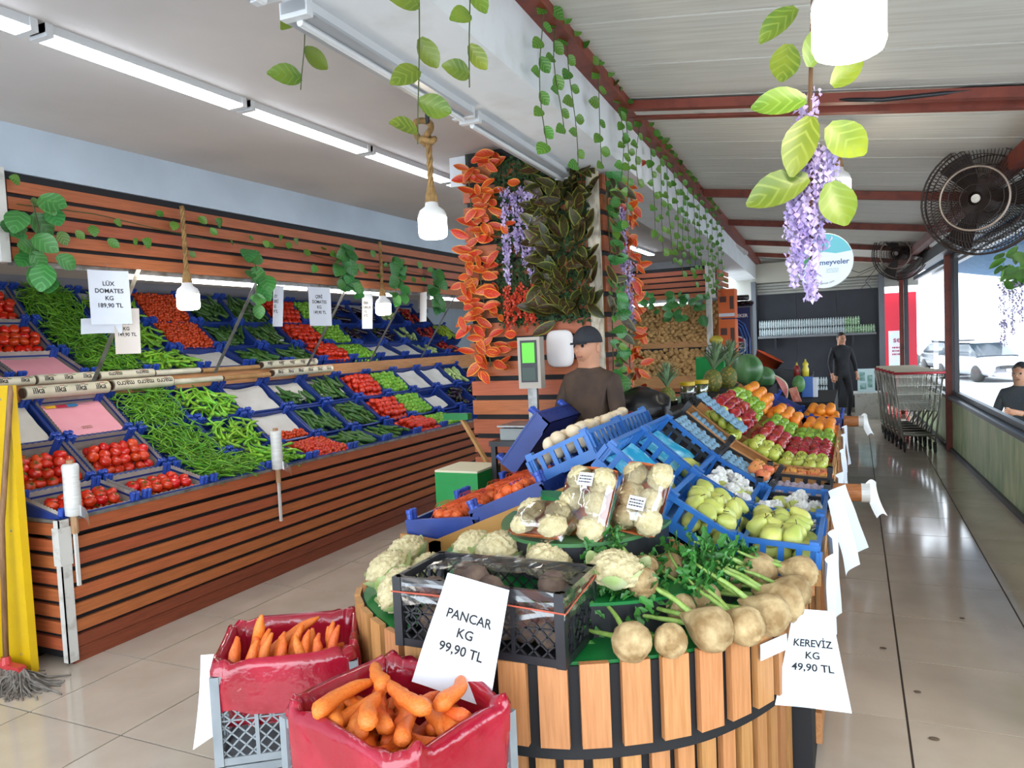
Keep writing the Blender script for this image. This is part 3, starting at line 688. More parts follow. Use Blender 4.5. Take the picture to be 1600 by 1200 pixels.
# ---------------------------------------------------------------- price sheets hanging from the canopy
m_tagw = mat('price_paper', 'dfe3ea', .75, 'd5dae3', 3)
def price_sheet(M, w, h, txt, label, size=.03, bendx=.012, mm=None, flare=0, wave=.0, name='price_tag', wire=True, seed=0, spacing=1.2, ty=0):
    t = thing(name, label, 'price tag', M, None)
    q = Vector((seed*3.1, 0, 0))
    def pt(x, y):     # local: x right, y up (0 = top edge), z towards the reader
        v = -y/h
        return Vector((x*(1+flare*v-flare*.5), y, bendx*(2*x/w)**2+wave*noise.noise(Vector((x*9, y*7, 0))+q)-bendx*v))
    part('sheet', MB().grid(lambda u, v: pt((u-.5)*w, -v*h), 10, 12), mm or m_tagw, t, smooth=True)
    if txt:
        me = text_mesh(txt, size, m_ink, None, size*.02, spacing)
        for v in me.vertices: p = pt(v.co.x, v.co.y-h*.45+ty); v.co = p+Vector((0, 0, .0012))
        link('lettering', me, t)
    if wire: part('wire_hook', MB().tube([(0, 0, 0), (0, .02, -.003), (.004, .035, -.006), (-.004, .045, -.01)], .0012, 4), m_steel, t)
    return t
def hang(y, z, yaw=0, lean=0, x=-4.05): return T(x, y, z) @ RZ(PI/2+yaw) @ RX(PI/2+lean)
price_sheet(hang(3.10, 2.14, -.25, -.05), .235, .32, 'LÜX\nDOMATES\nKG\n189,90 TL', 'large white price sheet reading LÜX DOMATES KG 189,90 TL', .036, seed=1)
price_sheet(hang(3.22, 1.92, -.1, .0, -4.07), .165, .28, 'BİBER\nKG\n149,90 TL', 'cream price sheet reading KG 149,90 TL half behind a larger sheet', .03, mm=mat('cream_paper', 'e3d9cf', .75), seed=2)
price_sheet(hang(3.07, 1.86, -.5, .35, -4.09), .22, .10, '', 'plain white sheet lying askew behind the large tomato price sheet', seed=3)
price_sheet(hang(4.53, 2.125, .35, .0), .19, .315, 'KÖY\nBİBERİ\nKG\n149 TL', 'narrow curved price sheet above the upper cucumbers', .032, .03, seed=4)
price_sheet(hang(5.04, 2.135, -.1, -.02), .255, .32, 'ÇERİ\nDOMATES\nKG\n149,90 TL', 'wide white price sheet reading ÇERİ DOMATES above the upper tomatoes', .036, seed=5)
price_sheet(hang(5.70, 2.11, .1, 0), .19, .32, 'BİBER\nDOLMALIK\nKG\n69 TL', 'price sheet in front of the aubergines beside the farther rope bulb', .032, .02, seed=6)
price_sheet(hang(6.68, 2.16, .9, .0), .2, .3, '', 'edge-on white price sheet in front of the red peppers', .03, .02, seed=7)
# ---------------------------------------------------------------- yellow board, mop, bag stakes
m_yel = mat('yellow_board', 'dfb60e', .45, 'd4aa08', 3)
yb = thing('yellow_board', 'tall plain yellow board at the left edge', 'board', T(-4.3, 2.40, 0))
part('panel', MB().bb(-.7, .40, -.02, .02, .0, 1.5), m_yel, yb)
for zz in (.1, .75, 1.43): part('screw', MB().lathe([(.006, 0), (.006, .003), (.003, .005), (0, .005)], 8, T(.33, -.02, zz) @ RX(PI/2)), m_steel, yb)
mop = thing('mop', 'string mop with wooden handle leaning by the yellow board', 'mop', T(-3.95, 2.30, 0))
part('handle', MB().tube([(-.02, .0, .07), (-.01, .03, .8), (.08, .07, 1.46), (.082, .071, 1.50)], [.014, .014, .014, .010], 8), mat('mop_wood', '8f6a45', .6, '6f4f33', 8, (8, 8, 1)), mop, smooth=True)
part('clamp', MB().bb(-.15, .11, -.02, .02, .045, .085).lathe([(.028, .08), (.02, .12)], 10, T(-.02, 0, 0)), mat('red_plastic', 'c03a3a', .4), mop)
mm = MB(); q = random.Random(5)
for i in range(260):
    a = q.uniform(-.15, .11); ang = q.gauss(.5, .75); l = q.uniform(.16, .36); P = []
    for k in range(7):
        t = k/6; P.append((a+math.sin(ang)*l*t+.012*math.sin(t*9+i), -math.cos(ang)*l*t*.55+.01*math.sin(t*7+i*2), max(.006, .055*(1-t*1.3))+.02*q.random()*(1-t)))
    mm.tube(P, .0045, 4)
s = part('strings', mm, mat('mop_string', '837a70', .95, '655d55', 20), mop); s['kind'] = 'stuff'
def stake(x, y, z0, ztop, label):
    t = thing('bag_stake', label, 'bag holder', T(x, y, z0), 'bag rolls on wooden stakes')
    part('stake', MB().lathe([(.018, 0), (.018, ztop-z0)], 8), mat('stake_wood', 'b08a66', .7, '96704c', 10, (6, 6, 1)), t)
    q = random.Random(x*y)
    part('roll', MB().lathe([(.018, .09), (.040, .10), (.041, .18), (.039, .30), (.042, .36), (.035, .37), (.018, .372)], 14), mat('white_film_roll', 'd9d8d4', .35, 'c8c7c2', 12, (1, 1, 8)), t, smooth=True)
    part('loose_end', MB().grid(lambda u, v: (.03+.10*u, .012*math.sin(u*4), .10+.06*v-.05*u), 5, 3), film('thin_bag', 'ffffff', .8, .3, 'e8e8e8'), t)
    part('bracket', MB().bb(-.008, .008, -.008, .008, -.28, .02), m_whitemetal, t)
stake(-3.765, 2.58, .70, 1.09, 'white bag roll on a wooden stake at the near corner of the counter')
stake(-3.765, 4.12, .68, 1.07, 'white bag roll on a wooden stake in the middle of the counter')
# ================================================================ central display island
m_green = mat('green_deck', '0f6b2e', .4, '12783a', 5); m_gvinyl = mat('green_deck_dull', '3c6b3d', .45, '447546', 4)
m_bluec = mat('blue_plastic', '2460a8', .35, '2c6fb8', 5, var=.05)
m_blackp = mat('black_plastic', '1b1c20', .38, '26272b', 8)
m_greyp = mat('grey_plastic', '8d9498', .45, '7d8488', 8)
m_kraftb = mat('kraft_board', 'b8834f', .8, 'a87543', 6)
m_bluetray = mat('blue_moulded_tray', '6d93ad', .7, '80a4bb', 10)
m_bluefilm = mat('cyan_film', '2f9fc4', .25, '86d0e4', 14, ramp=(.45, .7), spec=.7)
def wpart(name, mb, mats, t, smooth=False, label=None): return part(name, mb, mats, t, t.matrix_basis.inverted(), smooth, label)
RIM = catmull([(-1.80, 3.2, 0), (-1.80, 2.75, 0), (-1.75, 2.35, 0), (-1.646, 2.151, 0), (-1.387, 1.953, 0), (-1.099, 1.858, 0), (-.8, 1.868, 0), (-.558, 1.98, 0), (-.361, 2.161, 0), (-.201, 2.477, 0), (-.135, 2.9, 0)], 10)
isl = thing('display_island', 'rounded island counter of pale pine slats over black with a green top', 'counter', T(-.94, 2.6, 0))
cx_, cy_ = -.95, 2.75
def inset(d): 
    out = []
    for i, p in enumerate(RIM):
        t = (RIM[min(i+1, len(RIM)-1)]-RIM[max(i-1, 0)]).normalized(); out.append((p.x-t.y*d, p.y+t.x*d))
    return out
out0 = inset(.035)+[(-.17, 3.2)]
wpart('deck', MB().prism(out0, .67, .70), m_green, isl, label='green painted top')
wpart('backing', MB().prism(inset(.028)+[(-.165, 3.2)], .42, .69), m_black, isl)
wpart('lower_backing', MB().prism(inset(.09)+[(-.22, 3.2)], .0, .43), m_black, isl)
# slats along the curve
acc = 0; nxt = .05; seglen = []; 
def walk(pitch, start):
    d = 0; nx = start; res = []
    for a, b in zip(RIM, RIM[1:]):
        l = (b-a).length
        while nx <= d+l: res.append((a.lerp(b, (nx-d)/l), (b-a).normalized())); nx += pitch
        d += l
    return res
sl_me = MB().bb(-.041, .041, -.011, .011, -.24, 0).mesh('slat', m_pine); sl2 = MB().bb(-.028, .028, -.011, .011, -.46, 0).mesh('lower_slat', m_pine)
inv = isl.matrix_basis.inverted()
for p, t in walk(.118, .03):
    nrm = Vector((t.y, -t.x, 0)); c = p-nrm*.014+Vector((0, 0, .705))
    link('slat', sl_me, isl, inv @ T(*c) @ RZ(math.atan2(t.y, t.x)))
for p, t in walk(.092, .06):
    nrm = Vector((t.y, -t.x, 0)); c = p-nrm*.075+Vector((0, 0, .475))
    link('lower_slat', sl2, isl, inv @ T(*c) @ RZ(math.atan2(t.y, t.x)))
# stepped half-round tiers
def half(cx, cy, rx, ry, n=28): return [(cx+rx*math.cos(PI+PI*i/n), cy+ry*math.sin(PI+PI*i/n)) for i in range(n+1)]
wpart('tier_riser', MB().prism(half(-.92, 2.62, .54, .55), .70, .80), m_blackp, isl)
wpart('tier_top', MB().prism(half(-.92, 2.62, .55, .56), .80, .81), m_green, isl)
wpart('tier_riser', MB().prism(half(-.92, 2.64, .30, .40), .81, .93), m_blackp, isl)
wpart('tier_top', MB().prism(half(-.92, 2.64, .31, .41), .93, .942), m_gvinyl, isl)
wpart('tier_riser', MB().prism(half(-.95, 2.68, .17, .14), .942, 1.02), m_green, isl)
# gable boards
def slope_board(a, b, h, y, t=.02):
    (x0, z0), (x1, z1) = a, b
    vs = [(x0, y, z0), (x1, y, z1), (x1, y, z1-h), (x0, y, z0-h)]; vs += [(x, y+t, z) for x, yy, z in vs]
    return MB().add(vs, [(0, 1, 2, 3), (7, 6, 5, 4), (0, 4, 5, 1), (1, 5, 6, 2), (2, 6, 7, 3), (3, 7, 4, 0)])
wpart('gable_board', slope_board((-.98, 1.04), (-.43, .755), .10, 2.69), m_pine_x, isl)
wpart('gable_board', slope_board((-.44, .75), (-.14, .745), .05, 2.69), m_pine_x, isl)
wpart('gable_board', slope_board((-1.66, .77), (-1.02, 1.04), .11, 2.69), mat('mdf_board', 'b5823f', .6, 'a87636', 4), isl)
wpart('gable_board', slope_board((-1.80, .80), (-1.60, .78), .09, 2.69), m_kraftb, isl)
# body behind the rounded end, with the sloping fruit boards
IY1 = 7.4
PR = [(-.13, .722), (-.445, .745), (-.70, .90), (-.955, 1.115)]        # right-hand slope (base line of the crates)
pts = [(-.16, .0), (-.16, .70)]+[(x, z-.012) for x, z in PR[1:]]+[(-1.0, 1.0)]+[(-1.62, .74), (-1.74, .74), (-1.74, 0)]
def ext(pts, y0, y1):
    n = len(pts); vs = [(x, y0, z) for x, z in pts]+[(x, y1, z) for x, z in pts]
    return MB().add(vs, [tuple(range(n)), tuple(range(2*n-1, n-1, -1))]+[(i, n+i, n+(i+1) % n, (i+1) % n) for i in range(n)])
wpart('body', ext(pts, 2.72, 3.9), m_black, isl)
pts2 = [(-.16, .0), (-.16, .70)]+[(x, z-.012) for x, z in PR[1:]]+[(-1.15, 1.12), (-1.15, 0)]
wpart('body', ext(pts2, 3.9, IY1), m_black, isl)
for i in range(5):
    wpart('side_plank', MB().bb(-.16, -.138, 2.95, IY1, .04+i*.133, .16+i*.133), m_pine_y, isl)
wpart('rim_board', MB().bb(-.158, -.12, 2.75, IY1, .71, .77), m_pine_y, isl)
for i in range(38): wpart('side_batten', MB().box((-.128, 2.98+i*.118, .55), (.02, .07, .3)), m_pine, isl)
# shelf on the ridge
ridge = tag(link('ridge_shelf', MB().bb(-1.38, -1.02, 4.15, 7.6, 1.05, 1.08).bb(-1.05, -1.02, 4.15, 7.6, 1.03, 1.10).bb(-1.36, -1.3, 4.2, 4.26, 0, 1.05).bb(-1.36, -1.3, 7.2, 7.26, 0, 1.05).mesh('ridge_shelf', m_green)), 'narrow green shelf along the ridge of the island', 'shelf')
# ---------------------------------------------------------------- crates with openings
def open_wall(mb, a, b, h, t, nx, z1=.35, z2=.85, M=None):   # wall from a to b with a row of openings
    a = Vector(a); b = Vector(b); d = b-a; Ln = d.length; ang = math.atan2(d.y, d.x); B = T(*((a+b)/2)) @ RZ(ang)
    if M is not None: B = M @ B
    mb.box((0, 0, h*z1/2), (Ln, t, h*z1), B); mb.box((0, 0, h*(z2+1)/2), (Ln, t*1.6, h*(1-z2)), B)
    for k in range(nx+1): mb.box((-Ln/2+Ln*k/nx, 0, h*(z1+z2)/2), (Ln/nx*.35 if 0 < k < nx else Ln/nx*.5, t, h*(z2-z1)), B)
def fruit_crate(w, d, h, m, name, nx=7):
    mb = MB(); mb.bb(-w/2, w/2, -d/2, d/2, 0, .008)
    c = [(-w/2, -d/2, 0), (w/2, -d/2, 0), (w/2, d/2, 0), (-w/2, d/2, 0)]
    for i in range(4): open_wall(mb, c[i], c[(i+1) % 4], h, .01, nx if i % 2 == 0 else max(3, nx-2))
    return mb.mesh(name, m)
FC = fruit_crate(.47, .30, .125, m_bluec, 'body')
FPOST = MB().bb(-.012, .012, -.012, .012, 0, .13).bb(-.016, .016, -.016, .016, .12, .135).mesh('corner_post', m_bluec)
BLC = fruit_crate(.49, .32, .10, m_blackp, 'body'); BPOST = MB().bb(-.02, .02, -.012, .012, 0, .16).bb(-.022, .022, -.014, .014, .13, .16).mesh('corner_post', m_blackp)
def crate2(F, label, group=None, body=FC, post=FPOST, w=.47, d=.30, name='fruit_crate'):
    t = thing(name, label, 'crate', F, group); link('body', body, t)
    for sx in (-1, 1):
        for sy in (-1, 1): link('corner_post', post, t, T(sx*(w/2-.012), sy*(d/2-.012), .002))
    return t
RS = []
for (xa, za), (xb, zb) in zip(PR, PR[1:]):
    RS.append(((xa+xb)/2, (za+zb)/2, math.atan2(zb-za, xa-xb), math.hypot(xb-xa, zb-za)))
def RF(i, yc, up=0): x, z, th, l = RS[i]; return frame((x+up*math.sin(th), yc, z+up*math.cos(th)), PI/2, th)
POS = ('front', 'middle', 'top')
# pears, two columns of blue crates
for c, (ya, yb) in enumerate(((2.75, 3.22), (3.25, 3.72))):
    for i in range(3):
        F = RF(i, (ya+yb)/2, .004)
        what = ('ripe pears', 'ripe pears', 'blue film and three pears') if c == 0 else ('paper-wrapped pears', 'paper-wrapped pears', 'blue film and an orange')
        crate2(F, 'bright blue crate with %s, %s of the %s pear column' % (what[i], POS[i], ('near', 'far')[c]), 'bright blue fruit crates')
        lab = ('yellow-green pear in the near blue crates, %s crate' if c == 0 else 'yellow pear among white tissue in the far blue crates, %s crate') % POS[i]
        if i < 2: hexfill(P_pear, F, .44, .27, .038, .03, lab, 'pears %d %d' % (c, i), layers=2 if c == 0 else 1, tilt=1.5, sp=2.0, keep=.95 if c == 0 else .6)
        else:
            hexfill(P_pear, F, .44, .27, .038, .012, lab, 'pears %d %d' % (c, i), layers=1, tilt=1.5, y1=.33, keep=.5)
            sheet(F @ T(0, .03, .022), .42, .22, 0, m_bluefilm, 'crumpled bright blue film in the top crate of the %s pear column' % ('near', 'far')[c], .03, name='film_sheet', cat='film')
m_tissue = mat('white_tissue', 'e2e0da', .7, 'd2cfc8', 8, sub=.1)
def tissue(seed):
    q = Vector((seed, seed*2, 0))
    return MB().blob(lambda d: d*(.034+.016*noise.noise(d*2.6+q)+.010*noise.noise(d*7+q)), 16, 10).mesh('tissue_paper', m_tissue, False)
TIS = [tissue(i*3.7) for i in range(4)]
for i in range(2):
    for k in range(13 if i else 11):
        F = RF(i, 3.485, .004) @ T(R_.uniform(-.19, .19), R_.uniform(-.11, .11), .065+R_.random()*.03) @ RZ(R_.random()*6)
        tag(link('tissue_paper', TIS[k % 4], None, F), 'crumpled white tissue around pears in the far blue crates, %s crate' % POS[i], 'tissue', 'tissue papers %d' % i)
# black crate with lilac tray, kraft boxes of blush fruit
for i in range(3): crate2(RF(i, 3.95, .0), 'black plastic crate beside the wrapped pears, %s one' % POS[i], 'black fruit crates', BLC, BPOST, .49, .32, 'black_fruit_crate')
def egg_tray(w, d, nx, ny, m):
    def h(u, v): return .016*math.sin(u*nx*PI*2)*math.sin(v*ny*PI*2)
    return MB().grid(lambda u, v: ((u-.5)*w, (v-.5)*d, .02+h(u, v)), nx*6, ny*6).mesh('moulded_tray', m, True)
m_lilac = mat('lilac_tray', 'a79aaa', .7, 'b3a7b6', 9)
tag(link('moulded_tray', egg_tray(.40, .27, 6, 4, m_lilac), None, RF(0, 3.93, .05)), 'empty lilac moulded fruit tray in the front black crate', 'tray')
tag(link('moulded_tray', egg_tray(.22, .26, 3, 4, m_bluetray), None, RF(1, 4.02, .07)), 'blue-grey moulded tray in the middle black crate', 'tray')
tag(link('moulded_tray', egg_tray(.22, .26, 3, 4, m_bluetray), None, RF(2, 4.02, .07)), 'blue-grey moulded tray in the top black crate', 'tray')
hexfill(P_apt, RF(1, 4.05, .0), .3, .26, .034, .08, 'blush yellow fruit on the blue tray in the middle black crate', 'blush middle', layers=1, y1=.5, keep=.8)
def kraft_box(F, w, d, h, label, m=None):
    t = .006; mb = MB(); mb.bb(-w/2, w/2, -d/2, d/2, 0, t)
    for s in (-1, 1): mb.box((s*w/2, 0, h/2), (t, d, h)); mb.box((0, s*d/2, h/2), (w, t, h)); mb.box((s*(w/2-.012), 0, h), (.03, d, t))
    return tag(link('cardboard_box', mb.mesh('cardboard_box', m or m_kraftb), None, F), label, 'box')
for i in range(3): kraft_box(RF(i, 4.20+.13, .0), .26, RS[i][3]*.98, .10, 'brown cardboard fruit box beside the golden apples, %s one' % POS[i])
hexfill(P_apt, RF(0, 4.33, 0), .25, .30, .034, .05, 'blush yellow fruit in the front cardboard box', 'blush front', layers=1, edge=.03)
hexfill(P_apt, RF(1, 4.33, 0), .25, .27, .034, .03, 'blush yellow fruit in the middle cardboard box', 'blush box', layers=1, y1=.55, edge=.03)
tag(link('moulded_tray', egg_tray(.23, .24, 3, 4, m_bluetray), None, RF(2, 4.33, .06)), 'blue-grey moulded tray in the top cardboard box', 'tray')
tag(link('moulded_tray', egg_tray(.24, .34, 3, 5, m_bluetray), None, RF(2, 4.52, .15)), 'tilted blue-grey moulded tray beside the red apples on the ridge', 'tray')
# loose apples and oranges on wooden bins
def bin_(ya, yb, label, h=.06):
    t = thing('fruit_bin', label, 'fruit bin', T(-.5, (ya+yb)/2, .78), 'wooden fruit bins'); inv = t.matrix_basis.inverted()
    for i in range(3):
        x, z, th, l = RS[i]; w_ = yb-ya
        part('bottom_board', MB().box((0, 0, .006), (w_, l, .01), inv @ RF(i, (ya+yb)/2)), m_pine_y, t)
        for s in (-1, 1): part('side_board', MB().box((s*(w_/2-.005), 0, h/2), (.008, l, h), inv @ RF(i, (ya+yb)/2)), m_kraftb, t)
    part('front_board', MB().box((0, -RS[0][3]/2+.005, h*.75), (yb-ya, .01, h*1.5), inv @ RF(0, (ya+yb)/2)), m_pine_y, t)
for ya, yb, pile, nm, r, lay in ((4.47, 4.90, P_apy, 'golden yellow-green apple', .036, 2), (4.92, 5.60, P_apr, 'glossy red apple', .036, 2), (5.62, 6.12, P_apg, 'bright green apple', .036, 2), (6.14, 6.75, P_ora, 'orange', .041, 2)):
    bin_(ya, yb, 'sloping wooden bin filled with %ss' % nm)
    for i in range(3):
        hexfill(pile, RF(i, (ya+yb)/2), yb-ya-.03, RS[i][3], r, .012+.012*i, nm+' in its sloping bin, %s part' % ('lower', 'middle', 'upper')[i], nm+str(i), layers=lay, tilt=.7, edge=r*.9, y1=.82 if (pile is P_apy and i == 2) else 1.0)
# blue crate of packets, citrus at the far end
crate(RF(1, 7.08, .02), 'blue crate of coloured packets behind the oranges', 'far fruit crates'); crate(RF(0, 7.08, .02), 'blue crate of citrus at the far end of the island', 'far fruit crates')
hexfill(P_ora, RF(0, 7.08, .02), .45, .30, .041, .05, 'large orange at the far end of the island', 'oranges far', layers=2)
pk = [mat('packet_%s' % h, h, .35) for h in ('c0392b', 'e0762a', '7a3fa0', 'd8c23a', '2f6fb0')]
for k in range(26):
    M = RF(1, 7.08, .06) @ T(R_.uniform(-.2, .2), R_.uniform(-.14, .14), R_.random()*.04) @ RZ(R_.random()*3) @ RX(R_.uniform(-.4, .4))
    tag(link('sweet_packet', MB().grid(lambda u, v: ((u-.5)*.06, (v-.5)*.045, .010*math.sin(u*PI)*math.sin(v*PI)), 4, 3).grid(lambda u, v: ((u-.5)*.06, (v-.5)*.045, -.010*math.sin(u*PI)*math.sin(v*PI)), 4, 3).mesh('sweet_packet', pk[k % 5], True), None, M), 'small %s packet in the blue crate behind the oranges' % ('red', 'orange', 'purple', 'yellow', 'blue')[k % 5], 'packet', 'packets %d' % (k % 5))
# ---------------------------------------------------------------- left slope: crates of netted mandarins and onions
LS = ((-1.60, .765, .10), (-1.27, .88, .40))
def LF(i, yc, up=0): x, z, th = LS[i]; return frame((x-up*math.sin(th), yc, z+up*math.cos(th)), -PI/2, th)
m_net = mat('orange_net_fruit', 'e0692a', .45, 'c94f1a', 40, var=.1, bump=.4, bscale=120)
def netbag(seed, nx=4, ny=3):
    q = random.Random(seed); mb = MB()
    for i in range(nx):
        for j in range(ny):
            c = Vector(((i-(nx-1)/2)*.044+q.uniform(-.006, .006), (j-(ny-1)/2)*.042+q.uniform(-.006, .006), .03+.02*q.random()))
            mb.blob(lambda d: c+Vector((d.x, d.y, d.z*.9))*.026, 10, 7)
    return mb
def net_thing(F, label, seed):
    t = thing('netted_bag', label, 'fruit bag', F, 'orange nets of small fruit')
    part('fruit', netbag(seed), m_net, t, smooth=True)
    nb = MB(); q = random.Random(seed)
    for k in range(9):
        x = -.09+k*.0225; nb.tube([(x, -.07, .03), (x+.01, -.03, .075), (x, .03, .075), (x+.01, .07, .03)], .0012, 4)
        y = -.065+k*.016; nb.tube([(-.095, y, .03), (-.04, y, .078), (.04, y, .078), (.095, y, .03)], .0012, 4)
    part('net', nb, mat('net_cord', 'd2501c', .6), t)
    part('label_band', MB().box((-.05, -.075, .045), (.07, .004, .03)), mat('band_yellow', 'd8b64a', .5), t)
for c, yc in enumerate((2.97, 3.48)):
    for i in range(2):
        F = LF(i, yc, .0); crate(F, '%s navy crate of netted mandarins on the left slope, %s row' % (('nearest', 'second')[c], ('lower', 'upper')[i]), 'navy crates on the island')
        for k in range(2):
            if not (i == 1 and c == 1): net_thing(F @ T(-.11+.22*k, 0, .065) @ S(1.1), 'orange net bag of small fruit in the %s navy crate, %s row, %s one' % (('nearest', 'second')[c], ('lower', 'upper')[i], ('far', 'near')[k] if True else ''), c*10+i*5+k)
# upright navy crate stood against the ridge, and blue punnets with onions behind it
crate(frame((-1.60, 3.95, 1.02), -PI/2, .9), 'navy crate tipped steeply up on the left side of the island', 'navy crates on the island')
F = frame((-1.20, 3.55, 1.15), -PI/2, -.42) 
for k, yy in enumerate((3.2, 3.69)):
    F = frame((-1.12, yy, 1.045), -PI/2, .42)
    crate2(F, 'bright blue crate of white onions on the ridge, %s of two' % ('nearer', 'farther')[k], 'ridge crates')
    hexfill(P_oni, F, .44, .27, .036, .06, 'white onion heaped on the ridge crates, %s crate' % ('nearer', 'farther')[k], 'onions %d' % k, layers=2, tilt=.7)
# ================================================================ on the rounded end of the island
m_curd = mat('cauliflower_curd', 'd3c59c', .75, 'b6a678', 60, bump=.5, bscale=160, ramp=(.35, .75))
m_cleaf = mat('cauliflower_leaf', '9db86a', .5, 'd5dcae', 9, var=.1, uvvein=None)
def curd(seed, R=.085, flat=.72, cell=6.0, nu=56, nv=34):
    q = Vector((seed*1.7, seed*.6, 2.1))
    def fn(d):
        v = noise.voronoi(d*cell+q)[0]; v2 = noise.voronoi(d*cell*2.6+q)[0]
        b = 1-.17*min(v[0]*1.3, 1)**2-.07*min(v2[0], 1)+.06*noise.noise(d*2+q)
        z = d.z*flat*b
        if d.z < -.25: z = -.25*flat+(d.z+.25)*.3
        return Vector((d.x*b, d.y*b, z))*R
    return MB().blob(fn, nu, nv).mesh('curd', m_curd, True)
CURD = [curd(1), curd(2), curd(5)]
def leaf_strip(L, W, curl, lift, m, name='leaf', n=6, cup=.25, mats=None, uv=True):
    me_v = []; uvs = []; fs = []
    for i in range(n+1):
        t = i/n; w = W*(math.sin(PI*min(1, t*.92+.06))**.75); a = lift+curl*t
        x = L*t*math.cos(lift+curl*t*.5); z = L*t*math.sin(lift+curl*t*.5)
        for j, s in enumerate((-1, -.5, 0, .5, 1)):
            me_v.append((x, s*w/2, z+cup*w*(abs(s)**1.6)*.5)); uvs.append((s, t))
    for i in range(n):
        for j in range(4): fs.append((i*5+j, i*5+j+1, (i+1)*5+j+1, (i+1)*5+j))
    me = bpy.data.meshes.new(name); me.from_pydata(me_v, [], fs); me.materials.append(m)
    lay = me.uv_layers.new(name='UVMap')
    for lp in me.loops: lay.data[lp.index].uv = uvs[lp.vertex_index]
    me.polygons.foreach_set('use_smooth', [True]*len(fs)); me.update(); return me
CLEAF = [leaf_strip(.13, .095, 1.1, .25, m_cleaf, cup=.5), leaf_strip(.11, .08, .8, .55, m_cleaf, cup=.6)]
for i, (x, y, z, sc, rx, ry, lab) in enumerate((
        (-1.66, 2.52, .775, 1.0, .3, -.25, 'cauliflower at the back of the left group on the green top'),
        (-1.60, 2.30, .775, 1.02, .35, -.35, 'leftmost cauliflower on the green top near the edge'),
        (-1.435, 2.125, .775, 1.0, .6, -.3, 'cauliflower nearest the carrot crates, beside the black crate'),
        (-1.45, 2.36, .77, .95, .2, .1, 'cauliflower half hidden behind the left end of the black crate'),
        (-1.13, 2.30, .885, 1.0, .25, 0, 'tall cauliflower on the step behind the beetroot crate, left'),
        (-.92, 2.235, .88, .98, .25, .35, 'cauliflower on the step behind the beetroot crate, right'),
        (-1.27, 2.36, .875, .85, .2, -.2, 'small cauliflower at the left end of the step'),
        (-.68, 2.19, .885, 1.0, .1, .1, 'cauliflower with leaves right of the black crate by the celeriac'))):
    t = thing('cauliflower', lab, 'cauliflower', T(x, y, z) @ RX(rx) @ RY(ry) @ S(sc*1.1), 'cauliflowers on the island')
    link('curd', CURD[i % 3], t, RZ(i*1.3))
    for k in range(6):
        a = 2*PI*k/6+i*.4; link('leaf', CLEAF[k % 2], t, T(.03*math.cos(a), .03*math.sin(a), -.045) @ RZ(a) @ S(.78))
# ---------------------------------------------------------------- trays of florets under film
m_otray = mat('orange_foam_tray', 'dd7c48', .6); m_cling = film('cling_film', 'ffffff', .35, .08)
FLO = [curd(11, .036, .8, 4.5, 26, 18), curd(12, .041, .8, 4.5, 26, 18)]
def florets(M, w, h, label, seed, nl=True):
    t = thing('floret_tray', label, 'food tray', M, 'film-wrapped trays of cauliflower'); q = random.Random(seed)
    def tr(u, v):
        x = (u-.5)*2; y = (v-.5)*2; e = max(abs(x), abs(y)); z = .0 if e < .82 else (e-.82)/.18*.028
        r = 1-.06*(abs(x*y)**3); return (x*w/2*r, y*h/2*r, z)
    part('tray', MB().grid(lambda u, v: Vector(tr(u, v))*1.07, 16, 16), m_otray, t, smooth=True)
    w *= 1.06; h *= 1.04
    nx, ny = max(2, round(w/.09)), max(2, round(h/.075))
    for i in range(nx):
        for j in range(ny):
            link('floret', FLO[(i+j) % 2], t, T(-w/2+w*(i+.5)/nx+q.uniform(-.008, .008), -h/2+h*(j+.5)/ny+q.uniform(-.006, .006), .032+.008*q.random()) @ RZ(q.random()*6) @ RX(q.uniform(-.5, .5)) @ S(1.36))
    part('cling_film', MB().grid(lambda u, v: ((u-.5)*w*1.01, (v-.5)*h*1.01, .012+.066*(max(0, 1-(2*u-1)**4)*max(0, 1-(2*v-1)**4))**.5+.004*noise.noise(Vector((u*9, v*9, seed)))), 18, 18), m_cling, t, smooth=True)
    if nl:
        lb = part('price_label', MB().box((.01, h*.28 if seed == 1 else -h*.12, .078), (.06, .045, .001)), m_tagw, t)
        link('fine_print', scribble(.05, .03, 3, m_ink, seed), lb, T(.01, h*.28 if seed == 1 else -h*.12, .079))
florets(T(-.83, 2.40, 1.035) @ RZ(-.28) @ RX(1.08), .19, .24, 'left upright film-wrapped orange tray of cauliflower florets', 1)
florets(T(-.665, 2.49, 1.04) @ RZ(-.15) @ RX(1.08) @ RZ(-.12), .165, .235, 'right upright film-wrapped orange tray of cauliflower florets', 2)
florets(T(-.965, 2.31, .975) @ RZ(-.1) @ RX(.42), .19, .15, 'film-wrapped tray of two cauliflower heads lying before the upright trays', 3, False)
